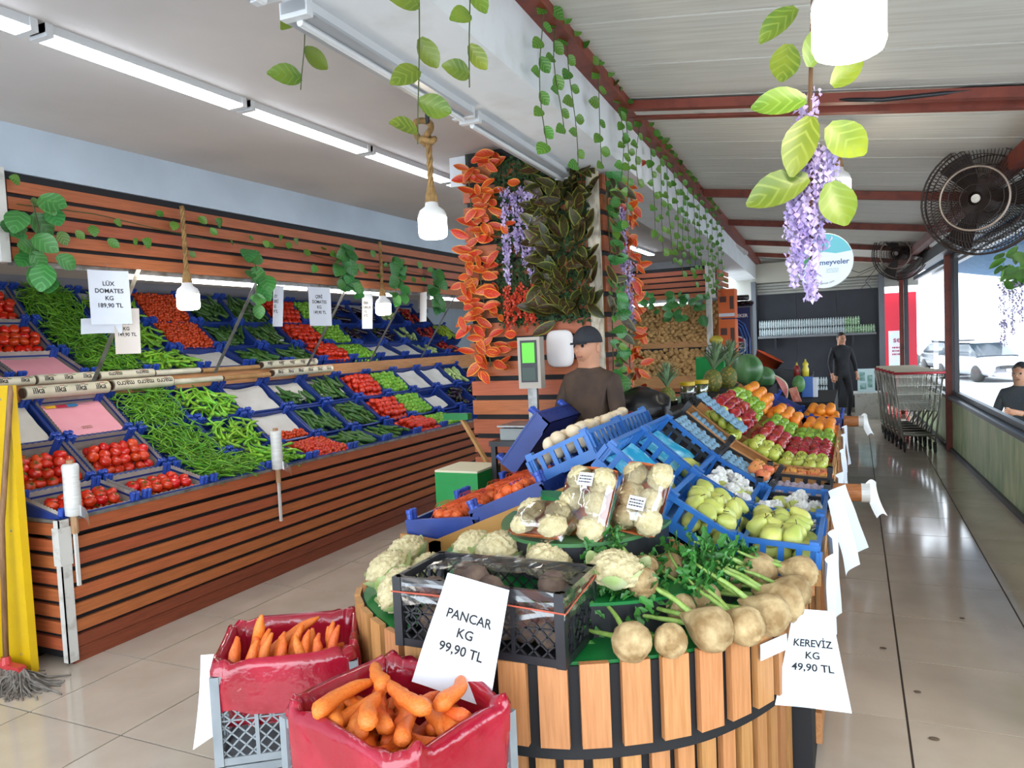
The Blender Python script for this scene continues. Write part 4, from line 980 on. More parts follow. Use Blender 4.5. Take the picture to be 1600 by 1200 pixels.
# ---------------------------------------------------------------- celeriac
m_cel = mat('celeriac_skin', 'bfa67a', .75, '8c6f45', 26, var=.08, bump=.5, bscale=70); m_stalk = mat('celery_stalk', '7fa046', .4, '9bb562', 14, (1, 1, 5)); m_celleaf = mat('celery_leaf', '2c6526', .45, '3f7d33', 12, var=.2)
def celbulb(seed):
    q = Vector((seed*2.3, 1, seed))
    def fn(d):
        k = noise.voronoi(d*4+q)[0][0]; low = max(0, -d.z+.15)
        r = .052*(1-.10*k*low*1.6+.05*noise.noise(d*3+q))
        z = d.z*r*.95; s = 1.0
        if d.z > .2: s = max(.34, 1-(d.z-.2)*.85); z = d.z*r*1.55
        return Vector((d.x*r*s, d.y*r*s, z))
    return MB().blob(fn, 30, 20).mesh('bulb', m_cel, True)
CELB = [celbulb(i) for i in range(4)]
def stalk(seed):
    q = random.Random(seed); mb = MB(); tips = []
    a = q.random()*6.28; P = [Vector((.012*math.cos(a), .012*math.sin(a), .06))]; d = Vector((.25*math.cos(a), .25*math.sin(a), 1)).normalized()
    for k in range(7): d = (d+Vector((q.uniform(-.16, .16), q.uniform(-.16, .16), -.02))).normalized(); P.append(P[-1]+d*.021)
    mb.tube(P, [.0075, .007, .0065, .006, .0055, .005, .004, .003], 6); return mb.mesh('stalk', m_stalk, True), P
STK = [stalk(i) for i in range(5)]
def celleaves(seed, P):
    q = random.Random(seed+50); mb = MB()
    for k in range(20):
        c = P[q.choice((4, 5, 6, 7))]+Vector((q.uniform(-.03, .03), q.uniform(-.03, .03), q.uniform(-.015, .04))); M = T(*c) @ RZ(q.random()*6.28) @ RX(q.uniform(-1, 1)) @ RY(q.uniform(-1, 1))
        s = q.uniform(.016, .03)
        mb.add([(0, 0, 0), (s*.5, s*.45, .003), (s*.8, s*.25, 0), (s*1.3, s*.35, .004), (s*1.6, 0, -.002), (s*1.3, -s*.35, .004), (s*.8, -s*.25, 0), (s*.5, -s*.45, .003)], [(0, 1, 2), (0, 2, 3, 4), (0, 4, 5, 6), (0, 6, 7)], M)
    return mb.mesh('leaves', m_celleaf)
CLV = [celleaves(i, STK[i][1]) for i in range(5)]
def celeriac(x, y, z, yaw, pitch, sc, lab, i, ns=4):
    t = thing('celeriac', lab, 'celeriac', T(x, y, z) @ RZ(yaw+.5) @ RX(-max(pitch, 1.1)-.15) @ S(sc*1.12), 'celeriac roots with stalks')
    link('bulb', CELB[i % 4], t, RZ(i))
    for k in range(ns):
        s = link('stalk', STK[(i+k) % 5][0], t, RZ(k*1.57+i)); lv = link('leaves', CLV[(i+k) % 5], s)
for i, (x, y, z, yaw, p, sc, ns, lab) in enumerate((
        (-.58, 1.985, .752, .3, 1.35, 1.0, 2, 'knobbly celeriac nearest the black crate at the rim'),
        (-.485, 2.045, .745, .25, 1.4, .85, 2, 'small celeriac second along the rim from the black crate'),
        (-.385, 2.135, .755, .8, 1.15, 1.15, 4, 'celeriac third along the rim, pale with ringed skin'),
        (-.30, 2.20, .750, .55, 1.2, 1.0, 4, 'celeriac fourth along the rim with its stalk to the left'),
        (-.245, 2.30, .755, .9, 1.1, 1.12, 4, 'large knobbly celeriac left of the cropped pair at the rim'),
        (-.215, 2.42, .755, 1.05, 1.1, 1.15, 4, 'large smooth celeriac near the right end of the rim'),
        (-.19, 2.53, .755, 1.1, 1.2, 1.0, 3, 'celeriac tucked behind the large smooth one'),
        (-.175, 2.63, .79, 1.2, 1.2, 1.0, 3, 'rightmost celeriac against the pine board'),
        (-.31, 2.62, .785, 1.9, .9, 1.15, 3, 'celeriac propped up against the pine board'),
        (-.44, 2.33, .775, .5, .9, .9, 4, 'celeriac in the middle of the heap under stalks'),
        (-.57, 2.44, .83, 1.0, 1.0, .85, 4, 'celeriac at the top of the heap among dark leaves'),
        (-.60, 2.20, .85, .6, .9, .85, 3, 'small celeriac beside the leafy cauliflower'),
        (-.50, 2.26, .76, 1.2, 1.0, .85, 4, 'celeriac hidden under leaves below the step'),
        (-.62, 2.30, .86, .4, .6, .8, 3, 'small celeriac on the step behind the leafy cauliflower'),
        (-.40, 2.56, .765, 1.3, 1.2, .85, 4, 'celeriac at the back beneath the pear crate'))):
    celeriac(x, y, z, yaw, p, sc, lab, i, ns)
# ---------------------------------------------------------------- lattice crates
def lattice(mb, a, b, z0, z1, step, w, M=None, diag=True):
    a = Vector((a[0], a[1], 0)); b = Vector((b[0], b[1], 0)); Lh = (b-a).length; dx = (b-a)/Lh; H = z1-z0
    P = lambda s, z: tuple(a+dx*s+Vector((0, 0, z0+z)))
    n = Vector((-dx.y, dx.x, 0))
    if diag:
        k = -H
        while k < Lh:
            s0, s1 = max(k, 0), min(k+H, Lh)
            if s1-s0 > .01: mb.bar(P(s0, s0-k), P(s1, s1-k), w, w, M, up=n); mb.bar(P(s0, H-(s0-k)), P(s1, H-(s1-k)), w, w, M, up=n)
            k += step
    mb.bar(P(0, H/2), P(Lh, H/2), w, w, M, up=n)
def lattice_crate(M, w, d, h, m, label, name, zc=.0, group=None):
    t = thing(name, label, 'crate', M, group); c = [(-w/2, -d/2), (w/2, -d/2), (w/2, d/2), (-w/2, d/2)]
    part('base', MB().bb(-w/2, w/2, -d/2, d/2, 0, .010), m, t)
    for i in range(4):
        mb = MB(); a, b = c[i], c[(i+1) % 4]; lattice(mb, a, b, .02, h-.025, .042, .005)
        mb.bar((a[0], a[1], h-.012), (b[0], b[1], h-.012), .016, .024); mb.bar((a[0], a[1], .012), (b[0], b[1], .012), .014, .024)
        for f in (.28, .72): p = Vector((a[0], a[1], 0)).lerp(Vector((b[0], b[1], 0)), f); mb.bar(p, p+Vector((0, 0, h)), .012)
        part('lattice_wall', mb, m, t)
    for a in c: part('corner_post', MB().box((a[0]*.985, a[1]*.985, h/2), (.028, .028, h)), m, t)
    return t
lattice_crate(T(-1.005, 2.0, .704), .53, .265, .21, m_blackp, 'black lattice crate of beetroots at the island rim', 'beetroot_crate')
q = random.Random(3)
for i in range(16):
    x = -1.19+.075*(i % 6)+q.uniform(-.01, .01); y = 1.945+.09*((i//6) % 2); z = .765+.075*(i//12)+.01*q.random()
    tag(link('beetroot', BEET[i % 3], None, T(x, y, z) @ RZ(q.random()*6) @ RX(q.random()*2)), 'dusty brown beetroot inside the black lattice crate', 'beetroot', 'beetroots in the crate')
for i, (x, y, z) in enumerate(((-1.06, 1.98, .885), (-.83, 2.03, .875), (-1.13, 2.05, .87), (-1.0, 1.955, .865))):
    tag(link('beetroot', BEET[i % 3], None, T(x, y, z) @ RX(1.1)), ('beetroot on top beside the price sheet', 'beetroot on top at the right end of the black crate', 'beetroot on top at the back left of the black crate', 'beetroot behind the top edge of the price sheet')[i], 'beetroot', 'beetroots on top')
wr = thing('plastic_wrap', 'crumpled clear plastic wrapped around the rim of the beetroot crate', 'plastic wrap', T(-1.005, 2.0, .80))
def wrapf(u, v):
    a = u*4; k = int(a) % 4; f = a-int(a); c = [(-1, -1), (1, -1), (1, 1), (-1, 1)]
    x = (c[k][0]+(c[(k+1) % 4][0]-c[k][0])*f)*.276; y = (c[k][1]+(c[(k+1) % 4][1]-c[k][1])*f)*.142
    n_ = noise.noise(Vector((u*26, v*4, 1)))*.012
    return (x*(1+n_*1.5), y*(1+n_*3), .115-.085*v*(1+.5*noise.noise(Vector((u*9, 0, 4))))+n_*.5)
part('film', MB().grid(wrapf, 80, 6), film('crate_wrap', 'ffffff', .35, .22, 'eef1f3', .5), wr)
part('cover', MB().grid(lambda u, v: ((u-.5)*.5, (v-.1)*.16, .10+.02*math.sin(u*3)+.012*noise.noise(Vector((u*12, v*7, 2)))), 24, 8), film('crate_wrap', 'ffffff', .35, .22, 'eef1f3', .5), wr)
part('elastic_band', MB().tube([(-.28, -.145, .07), (0, -.150, .075), (.28, -.145, .06), (.28, .14, .09)], .0025, 5), mat('red_band', 'b5523a', .6), wr)
# price sheets on the island
price_sheet(T(-.975, 1.835, .935) @ RZ(.12) @ RX(PI/2-.34) @ RZ(-.20), .215, .31, 'PANCAR\nKG\n99,90 TL', 'white price sheet reading PANCAR KG 99,90 TL on the black crate', .036, .004, flare=.22, wave=.006, wire=False, seed=11, spacing=1.25, ty=-.01)
m_tagb = mat('price_paper_blue', 'd5e2f2', .7)
price_sheet(T(-.135, 2.44, .735) @ RZ(.15) @ RX(PI/2-.05) @ RZ(-.02), .165, .31, 'KEREVİZ\nKG\n49,90 TL', 'white price sheet reading KEREVİZ KG 49,90 TL at the right rim', .032, .006, flare=.7, wave=.008, wire=False, seed=12, mm=m_tagb, ty=-.005)
for i, (y, z, h, yaw, ln, w_) in enumerate(((2.80, .80, .30, 1.42, .05, .15), (3.02, .83, .33, 1.48, .10, .16), (3.42, .88, .31, 1.3, .28, .20), (3.72, .86, .30, 1.2, .40, .20), (4.42, .80, .3, 1.45, .1, .2), (5.3, .80, .32, 1.5, .15, .2), (6.1, .80, .3, 1.5, .1, .2), (6.6, .80, .32, 1.5, .15, .2))):
    price_sheet(T(-.105, y, z) @ RZ(yaw) @ RX(PI/2-ln), w_, h, '', 'white price sheet hanging over the right side of the island, %s from the rounded end' % ORD[i], .03, .02, wave=.01, wire=False, seed=20+i)
tag(link('notice_card', MB().box((0, 0, 0), (.13, .002, .05)).mesh('notice_card', m_tagb), None, T(-.24, 2.335, .645) @ RZ(1.05)), 'small white notice card on the slats below the celeriac', 'card')
# wood pegs with bag rolls on the right side
for i, y in enumerate((4.15, 7.0)):
    t = thing('bag_peg', ('near', 'far')[i]+' stubby wooden peg with a white bag roll sticking out of the island', 'bag holder', T(-.12, y, .80 if i else .76), 'bag pegs')
    part('peg', MB().tube([(0, 0, 0), (.15, .01, .0)], .045, 14), mat('peg_wood', 'b0703e', .6, '9a5c30', 8, (2, 12, 12)), t, smooth=False)
    part('bag_roll', MB().tube([(.135, .01, .0), (.175, .012, .0)], .048, 14), mat('white_film_roll', 'd9d8d4', .35), t)
    part('hanging_bag', MB().grid(lambda u, v: (.155+.05*v*v+.05*u, .02*math.sin(v*4)+.04*u, .048-.17*v+.02*math.sin(u*3)), 6, 8), mat('bag_plastic', 'e4e4e2', .35, sub=.1), t, smooth=True)
# ---------------------------------------------------------------- carrot crates
m_redliner = mat('red_plastic_liner', '940f25', .16, 'b01f38', 7, spec=.8, bump=.6, bscale=16, ramp=(.4, .75))
def carrot_bin(cx, cy, rz, w, d, ztop, lab, seed):
    M = T(cx, cy, 0) @ RZ(rz); hh = (ztop-.01)/2
    for k in range(2): lattice_crate(M @ T(0, 0, k*hh), w, d, hh-.004, m_greyp, 'grey lattice crate under %s, %s of the stack' % (lab, ('bottom', 'top')[k]), 'grey_crate', group='stacked grey crates')
    t = thing('bin_liner', 'glossy red plastic liner over the rim of %s' % lab, 'plastic liner', M @ T(0, 0, ztop-.3)); prof = [(.86, .10), (.89, .2), (.91, .28), (.95, .325), (1.04, .330), (1.085, .30), (1.09, .24), (1.075, .15)]
    N_ = 88; V = []
    for k in range(N_):
        a = 2*PI*k/N_; cxx = math.copysign(abs(math.cos(a))**.28, math.cos(a)); cyy = math.copysign(abs(math.sin(a))**.28, math.sin(a))
        for j, (f, z) in enumerate(prof):
            nn = noise.noise(Vector((math.cos(a)*4, math.sin(a)*4, j*.35+seed)))
            V.append((cxx*w/2*f+nn*.012, cyy*d/2*f+nn*.012, z+nn*.02+(.02*noise.noise(Vector((a*3, seed, 0))) if j in (3, 4) else 0)-(.05*noise.noise(Vector((a*1.5, seed, 3))) if j == 7 else 0)))
    m_ = len(prof); F = [(k*m_+j, ((k+1) % N_)*m_+j, ((k+1) % N_)*m_+j+1, k*m_+j+1) for k in range(N_) for j in range(m_-1)]
    part('film', MB().add(V, F), m_redliner, t, smooth=True)
    part('floor_film', MB().grid(lambda u, v: ((u-.5)*w*.9, (v-.5)*d*.9, .11+.02*noise.noise(Vector((u*5, v*5, seed)))), 10, 8), m_redliner, t, smooth=True)
    return M
Mb = carrot_bin(-1.80, 1.98, .62, .44, .38, .60, 'the left carrot bin', 1)
q = random.Random(9)
def carrot(M, lab, i): tag(link('carrot', CAR[i % 5], None, M), lab, 'carrot', 'carrots: '+lab)
i = 0
for k in range(16):
    x = -.16+.32*(k % 8)/7; y = -.14+.05*(k//8); carrot(Mb @ T(x+q.uniform(-.01, .01), y, .575) @ RZ(1.57+q.uniform(-.4, .4)) @ RY(-(1.15+q.uniform(-.15, .2))) @ S(1.15), 'carrot standing along the front wall of the left bin', k)
for k in range(8): carrot(Mb @ T(q.uniform(-.14, .14), q.uniform(-.06, .12), .50) @ RZ(q.random()*6), 'carrot lying at the bottom of the left bin', k)
carrot(Mb @ T(-.10, -.05, .62) @ RZ(.3) @ RY(-1.4) @ S(1.3), 'carrot standing tallest in the left bin', 1)
carrot(Mb @ T(-.0, .02, .60) @ RZ(.5) @ RY(-.45) @ S(1.25), 'carrot leaning across the left bin', 2)
Mb = carrot_bin(-1.115, 1.605, -.28, .47, .37, .655, 'the right carrot bin', 2)
for k in range(60):
    lay = k//15; a = q.uniform(-1.2, .6); x = q.uniform(-.14, .14)*(1-lay*.04); y = q.uniform(-.11, .11)*(1-lay*.05)
    carrot(Mb @ T(x, y, .54+lay*.036) @ RZ(a+2.6) @ S(1.15) @ RY(q.uniform(-.22, .22)), 'carrot heaped in the right bin, '+('lowest', 'low', 'upper', 'top')[lay]+' layer', k)
for k, (x, y, z, a) in enumerate(((.06, -.01, .71, 2.85), (.03, -.09, .70, 2.3), (-.10, -.08, .69, 1.8), (-.13, .05, .69, 2.6), (.10, .10, .69, 2.0))):
    carrot(Mb @ T(x, y, z) @ RZ(a) @ RY(.06) @ S(1.25), ('longest carrot lying across the top of the right bin', 'carrot lying diagonally at the front of the right bin', 'carrot pointing at the viewer in the right bin', 'carrot at the back left of the right bin', 'carrot at the back right of the right bin')[k], k)
tag(link('paper_sheet', MB().grid(lambda u, v: (.10*u-.05*v, .02*math.sin(v*3), -.34*v+.06*u*v), 5, 10).mesh('paper_sheet', m_tagw, True), None, T(-2.10, 1.86, .56) @ RZ(.5)), 'white paper hanging from the left side of the left carrot bin', 'paper')
# ================================================================ pillar with plants
m_oleaf = mat('orange_leaf', 'bd3a10', .45, 'a8300c', 6, var=.15, hue=.008, edge='dd9330', uvvein='c84c18')
m_dleaf = mat('croton_leaf', '2c3018', .45, '4a241a', 5, var=.3, hue=.03, edge='7d7f30', uvvein='35481f')
m_gleaf = mat('pothos_leaf', '4b7a26', .4, '3a6a22', 7, var=.15, hue=.02, uvvein='6f9636')
m_bleaf = mat('broad_leaf', '2f6b2e', .4, '3d7a38', 7, var=.22, hue=.015, uvvein='4b8a45')
m_yleaf = mat('yellow_green_leaf', '4a6418', .4, '74821f', 6, var=.25, hue=.02, uvvein='6d8030')
m_stem = mat('vine_stem', '3f4a24', .7)
m_wist = mat('wisteria_petal', 'a08cc2', .55, 'c9b8da', 20); m_redfl = mat('red_blossom', 'b8331f', .5, 'd24a2c', 20)
m_moss = mat('moss_mat', '1e3318', .7, '2c4a20', 14)
OL = [leaf_strip(.125, .058, -.5, .15, m_oleaf), leaf_strip(.115, .050, .6, -.1, m_oleaf)]
DL = [leaf_strip(.15, .064, -.6, .3, m_dleaf), leaf_strip(.16, .06, .5, 0, m_dleaf)]
GL = [leaf_strip(.065, .055, -.5, .2, m_gleaf, n=5), leaf_strip(.06, .048, .5, -.1, m_gleaf, n=5)]
BL = [leaf_strip(.13, .105, -.6, .2, m_bleaf), leaf_strip(.12, .09, .5, 0, m_bleaf)]
YL = [leaf_strip(.13, .075, -.5, .2, m_yleaf), leaf_strip(.12, .082, .6, -.1, m_yleaf)]
def leafM(p, d, n, s=1.0):
    x = Vector(d).normalized(); n = Vector(n); z = (n-x*n.dot(x))
    if z.length < 1e-4: z = x.orthogonal()
    z.normalize(); y = z.cross(x)
    return Matrix(((x.x*s, y.x*s, z.x*s, p[0]), (x.y*s, y.y*s, z.y*s, p[1]), (x.z*s, y.z*s, z.z*s, p[2]), (0, 0, 0, 1)))
PX0, PX1, PY0, PY1 = -2.42, -1.46, 4.6, 5.3
pil = struct('pillar', label='square pillar clad in planks and hung with artificial plants')
part('core', MB().bb(PX0+.02, PX1-.02, PY0+.02, PY1, 0, 2.9), m_black, pil)
for i in range(21):
    z = .06+i*.132; part('plank', MB().bb(PX0, PX1-.08, PY0, PY0+.02, z, z+.098), m_plank_x, pil)
    part('side_plank', MB().bb(PX1-.02, PX1, PY0+.1, PY1, z, z+.098), m_plank, pil); part('side_plank', MB().bb(PX0, PX0+.02, PY0+.02, PY1, z, z+.098), m_plank, pil)
part('corner_trim', MB().bb(PX1-.075, PX1+.005, PY0-.006, PY0+.02, 0, 2.86), mat('worn_white_wood', 'c2b7a4', .7, '8a7c68', 14, (3, 3, 1), ramp=(.45, .7)), pil)
struct('trim_%d' % n, MB().bb(PX0-.12, PX1+.1, PY0+.05, PY1+.1, 2.70, 2.9), m_white, label='white plaster block above the pillar'); n += 1
q = random.Random(21)
NF = Vector((.1, -1, .15))
def garland(name, label, cat, base, leaves, count, gen, stem=None, mstem=m_stem, group=None):
    t = thing(name, label, cat, T(*base), group); b = Vector(base)
    if stem: part('stem', MB().tube([Vector(p)-b for p in stem], .004, 5), mstem, t)
    for k in range(count):
        p, d, nn, s = gen(k/count, k); link('leaf', leaves[k % len(leaves)], t, leafM(Vector(p)-b, d, nn, s))
    return t
def gen_orange(t, k):
    z = 2.86-1.42*t+q.uniform(-.05, .05); side = q.choice((-1, 1)); x = -2.36+.07*math.sin(t*7)+q.uniform(-.06, .09)+.05*t
    if q.random() < .35: x += .16
    return (x, 4.57-q.random()*.06, z), (side*q.uniform(.4, 1), -.25, q.uniform(-1.0, .35)), NF+Vector((q.uniform(-.5, .5), 0, q.uniform(-.4, .4))), q.uniform(.8, 1.2)
garland('orange_garland', 'artificial garland of bright orange leaves down the left edge of the pillar', 'garland', (-2.36, 4.58, 2.88), OL, 125, gen_orange, [(-2.36, 4.57, 2.88), (-2.33, 4.55, 2.4), (-2.28, 4.56, 1.9), (-2.25, 4.56, 1.45)])
def gen_orange2(t, k):
    z = 2.80-1.85*t+q.uniform(-.05, .05); y = 5.0+q.uniform(-.1, .12)
    return (-1.40+q.random()*.06, y, z), (q.uniform(-.1, .7), q.choice((-1, 1))*q.uniform(.4, 1), q.uniform(-1.1, .5)), Vector((1, -.6, q.uniform(-.5, .5))), q.uniform(.8, 1.15)
garland('orange_garland', 'artificial garland of orange leaves down the right side of the pillar', 'garland', (-1.42, 5.0, 2.85), OL, 80, gen_orange2, [(-1.42, 5.0, 2.85), (-1.40, 5.02, 2.0), (-1.41, 5.0, 1.0)])
def gen_dark(t, k):
    z = 2.80-1.05*t+q.uniform(-.06, .06); x = q.uniform(-1.84, -1.50); sd = 1 if x > -1.68 else -1
    return (x, 4.56-q.random()*.05, z), (sd*q.uniform(-.2, 1), -.45, q.uniform(-.8, 1)), NF+Vector((q.uniform(-.5, .5), 0, q.uniform(-.3, .5))), q.uniform(.8, 1.2)
garland('croton_spray', 'spray of dark green and bronze artificial leaves on the front of the pillar', 'garland', (-1.68, 4.58, 2.3), DL, 170, gen_dark)
def gen_greenside(t, k):
    z = 2.85-1.75*t; y = 4.66+q.uniform(-.04, .14)
    return (-1.43+q.random()*.05, y, z+q.uniform(-.04, .04)), (q.uniform(.0, .8), q.uniform(-1, 1), q.uniform(-1, .4)), Vector((.8, -.8, q.uniform(-.4, .4))), q.uniform(.7, 1.1)
garland('leafy_garland', 'dense green leaf garland on the near right corner of the pillar', 'garland', (-1.43, 4.68, 2.85), DL+GL+BL, 95, gen_greenside, [(-1.43, 4.68, 2.85), (-1.42, 4.7, 2), (-1.43, 4.68, 1.1)])
mo = MB()
for k in range(3200):
    p = Vector((q.uniform(-2.18, -1.53), 4.585-q.random()*.03, q.uniform(1.72, 2.82))); s = q.uniform(.02, .04); M = T(*p) @ RZ(q.uniform(-.6, .6)) @ RX(PI/2+q.uniform(-.6, .6)) @ RZ(q.random()*6.28)
    mo.add([(0, 0, 0), (s*.5, s*.35, .004), (s, 0, 0), (s*.5, -s*.35, .004)], [(0, 1, 2, 3)], M)
o = link('leaf_mat', mo.mesh('leaf_mat', m_moss)); o['kind'] = 'stuff'; o['label'] = 'dark green leaf mat covering the front of the pillar'; o['category'] = 'foliage'
def blossoms(name, label, base, drops, petal, m, s0=.016, count=55, width=.03, cat='garland', grow=None):
    t = thing(name, label, cat, T(*base), None); b = Vector(base)
    for (x, y, z0, z1) in drops:
        mb = MB(); k_ = max(8, int(count*(z0-z1)/.4))
        for k in range(k_):
            f = q.random(); z = z0+(z1-z0)*f; wd = width*(1-.55*f); a = q.random()*6.28; p = Vector((x+math.cos(a)*wd*q.random(), y+math.sin(a)*wd*q.random(), z))-b; s = s0*q.uniform(.7, 1.25); M = T(*p) @ RZ(q.random()*6.28) @ RX(q.uniform(.5, 2.4))
            for r in range(2): mb.add([(0, 0, 0), (s*.6, s*.7, s*.3), (s*.1, s*1.2, s*.1), (-s*.5, s*.6, s*.3)], [(0, 1, 2, 3)], M @ RZ(r*PI+q.random()))
        c = part('blossom_spray', mb, m, t); c['kind'] = 'stuff'
        part('stem', MB().tube([Vector((x, y, z0+.15))-b, Vector((x, y, z1))-b], .002, 4), m_stem, t)
    return t
blossoms('wisteria', 'lilac artificial wisteria hanging on the front of the pillar', (-1.97, 4.52, 2.7), [(-2.07+.055*i+.01*(i % 2), 4.51+.02*(i % 3), 2.62-.05*(i % 2), 2.0+.1*((i*2) % 3)) for i in range(5)], None, m_wist, .020, 100, .04)
blossoms('red_blossoms', 'red artificial blossoms hanging below the wisteria on the pillar', (-1.97, 4.52, 2.0), [(-2.08+.045*i, 4.51, 1.98-.03*(i % 2), 1.68+.05*(i % 3)) for i in range(6)], None, m_redfl, .017, 110, .035)
blossoms('wisteria', 'lilac artificial wisteria on the right side of the pillar', (-1.38, 4.85, 2.5), [(-1.37, 4.82, 2.45, 2.05), (-1.36, 4.88, 2.1, 1.7)], None, m_wist, .020, 110, .05)
# ---------------------------------------------------------------- hanging vines on the beam
def vine(x, y, ztop, L, nl, label, leaves=GL, sc=1.0, sway=.03, group='vines on the white beam', nrm=(1, -1.2, 0), dens=1):
    t = thing('hanging_vine', label, 'vine', T(x, y, ztop), group); P = []
    for k in range(9): f = k/8; P.append(Vector((sway*.3*math.sin(f*5+y*7), sway*math.sin(f*4+y*3), -L*f)))
    part('stem', MB().tube(P, .0022, 4), m_stem, t)
    for k in range(nl):
        f = (k+.6)/nl; p = Vector((sway*.3*math.sin(f*5+y*7), sway*math.sin(f*4+y*3), -L*f)); sd = 1 if k % 2 else -1
        link('leaf', leaves[k % len(leaves)], t, leafM(p, (sd*q.uniform(.2, .6)*.5, sd*q.uniform(.5, 1), q.uniform(-.9, .1)), Vector(nrm)+Vector((q.uniform(-.4, .4), q.uniform(-.4, .4), q.uniform(-.2, .5))), sc*q.uniform(.85, 1.2)))
    return t
vs_ = ((2.92, .62, 9), (3.12, .50, 7), (3.32, .62, 9), (3.78, .52, 7), (4.25, .50, 8), (4.36, .75, 9), (4.7, .45, 6), (5.15, .70, 9), (5.45, .80, 10), (5.75, .85, 12), (6.05, .75, 11), (6.35, .9, 12), (6.7, .85, 12), (7.05, .95, 12), (7.45, .85, 12), (7.9, 1.0, 13), (8.35, .95, 13), (8.8, .9, 12), (9.3, .8, 10))
for i, (y, L, nl) in enumerate(vs_):
    vine(bx(y)+.045, y, 3.0, L, nl, 'thin vine of small green leaves hanging on the white beam, %s from the camera' % ORD[i])
# running vine along the top of the beam
t = thing('trailing_vine', 'vine trailing along the red steel angle on the white beam', 'vine', T(bx(3), 3, 3.0))
part('stem', MB().tube([(-.045*k*.5+.05, k*.5, -.02+.02*math.sin(k*2)) for k in range(13)], .003, 4), m_stem, t)
for k in range(40): link('leaf', GL[k % 2], t, leafM((-.045*k*.15+.06, k*.15, -.02), (q.uniform(.2, .8), q.uniform(-1, 1), q.uniform(-.6, .4)), (1, -1, .2), q.uniform(.8, 1.1)))
vine(-1.10, 1.85, 2.97, .80, 9, 'vine with large leaves hanging from the ceiling above the rope knot', YL, .8, group='near ceiling vines')
vine(-.98, 1.95, 2.97, .64, 7, 'short vine hanging beside the unlit fixture', YL, .7, group='near ceiling vines')
vine(-1.66, 2.05, 2.80, .33, 3, 'short two-leaved vine hanging from the ceiling at upper left', YL, .9, group='near ceiling vines')
# ---------------------------------------------------------------- vines on the slatted canopy
t = thing('canopy_vine', 'thin vine with scattered leaves strung along the slatted canopy', 'vine', T(-4.06, 2.6, 2.4))
part('stem', MB().tube([(.0+.01*math.sin(k), k*.45, .06-.012*k+.02*math.sin(k*1.7)) for k in range(11)], .003, 4), m_stem, t)
for k in range(46):
    y = .02+k*.1; link('leaf', GL[k % 2], t, leafM((.01, y, .06-.02*y+q.uniform(-.13, .12)), (q.uniform(.1, .3), q.uniform(-1, 1), q.uniform(-1, .4)), (1, -.5, .2), q.uniform(.9, 1.35)))
for i, (y, z, nl, rad, lab) in enumerate(((2.66, 2.22, 18, .2, 'cluster of broad green leaves hanging at the left end of the canopy'), (4.28, 2.10, 11, .13, 'cluster of broad green leaves hanging beside the middle tube lamp'), (5.38, 2.24, 20, .2, 'cluster of broad leaves hanging above the wide price sheet'), (6.15, 2.2, 16, .2, 'cluster of broad leaves beside the farther rope bulb'), (6.9, 2.15, 16, .18, 'cluster of broad leaves near the pillar'))):
    t = thing('leaf_cluster', lab, 'foliage', T(-4.02, y, z+.2), 'leaf clusters on the canopy')
    part('stem', MB().tube([(0, 0, .05), (.01, .02, -.1), (.0, -.01, -.35)], .004, 5), m_stem, t)
    for k in range(nl):
        f = k/nl; link('leaf', BL[k % 2], t, leafM((q.uniform(-.03, .06), q.uniform(-.5, .5)*rad, .06-.40*f+q.uniform(-.04, .04)), (q.uniform(.0, .5), q.uniform(-1, 1), q.uniform(-1.2, -.1)), (1, -.7, .3), q.uniform(.85, 1.25)))
# ---------------------------------------------------------------- bulbs on ropes
m_bulb = mat('lit_bulb', 'fff1d8', .4, emis=BULB); m_cap = mat('bulb_cap', 'e4e2de', .35); m_rope = mat('hemp_rope', 'a5824f', .9, '7f6038', 30, bump=.5, bscale=120)
def rope_bulb(x, y, zb, zt, label, hook=False, R=.072):
    t = thing('rope_lamp', label, 'hanging lamp', T(x, y, zb), 'bulbs on ropes')
    part('bulb', MB().lathe([(0, -.075), (.05, -.074), (.066, -.066), (R, -.05), (R, .0), (R, .03)], 20), m_bulb, t, smooth=True)
    part('cap', MB().lathe([(R, .03), (R+.001, .04), (.062, .065), (.035, .085), (.03, .115), (0, .116)], 20), m_cap, t, smooth=True)
    part('frayed_end', MB().lathe([(.034, .105), (.030, .14), (.022, .17), (.018, .19)], 10), m_rope, t)
    mb = MB(); H = zt-zb
    for s in range(3):
        P = []; m_ = int((H-.15)/.018)
        for k in range(m_+1): z = .15+(H-.15)*k/m_; a = k*.75+s*2.094; P.append((.009*math.cos(a), .009*math.sin(a), z))
        mb.tube(P, .0085, 5)
    part('rope', mb, m_rope, t, smooth=True)
    if hook:
        kn = MB().tube([(.0+.045*math.cos(a)-.03, .02*math.sin(a*2), H+.05*math.sin(a)+.02) for a in [2*PI*k/20 for k in range(20)]], .016, 7, close=True).tube([(.03*math.cos(a), .03*math.sin(a), H-.035+.01*math.sin(a*2)) for a in [2*PI*k/14 for k in range(14)]], .016, 7, close=True)
        part('knot', kn, m_rope, t, smooth=True)
        part('bracket', MB().bb(-.03, .03, -.02, .02, H+.20, H+.24).bb(-.02, .02, -.015, .015, H+.14, H+.20).bb(-.008, .008, -.008, .008, H+.05, H+.15), m_blackp, t)
    return t
rope_bulb(-4.02, 3.66, 1.99, 2.60, 'lit bulb on a rope over the upper cherry tomatoes')
rope_bulb(-4.02, 5.93, 1.99, 2.60, 'lit bulb on a rope over the aubergines')
rope_bulb(-1.915, 3.3, 2.215, 2.66, 'large lit bulb on a knotted rope left of the pillar', True)
rope_bulb(.0, 1.76, 2.24, 2.95, 'very large lit bulb among leaves at the top right')
rope_bulb(-.075, 5.0, 2.46, 2.8, 'lit bulb half hidden behind the lilac wisteria')
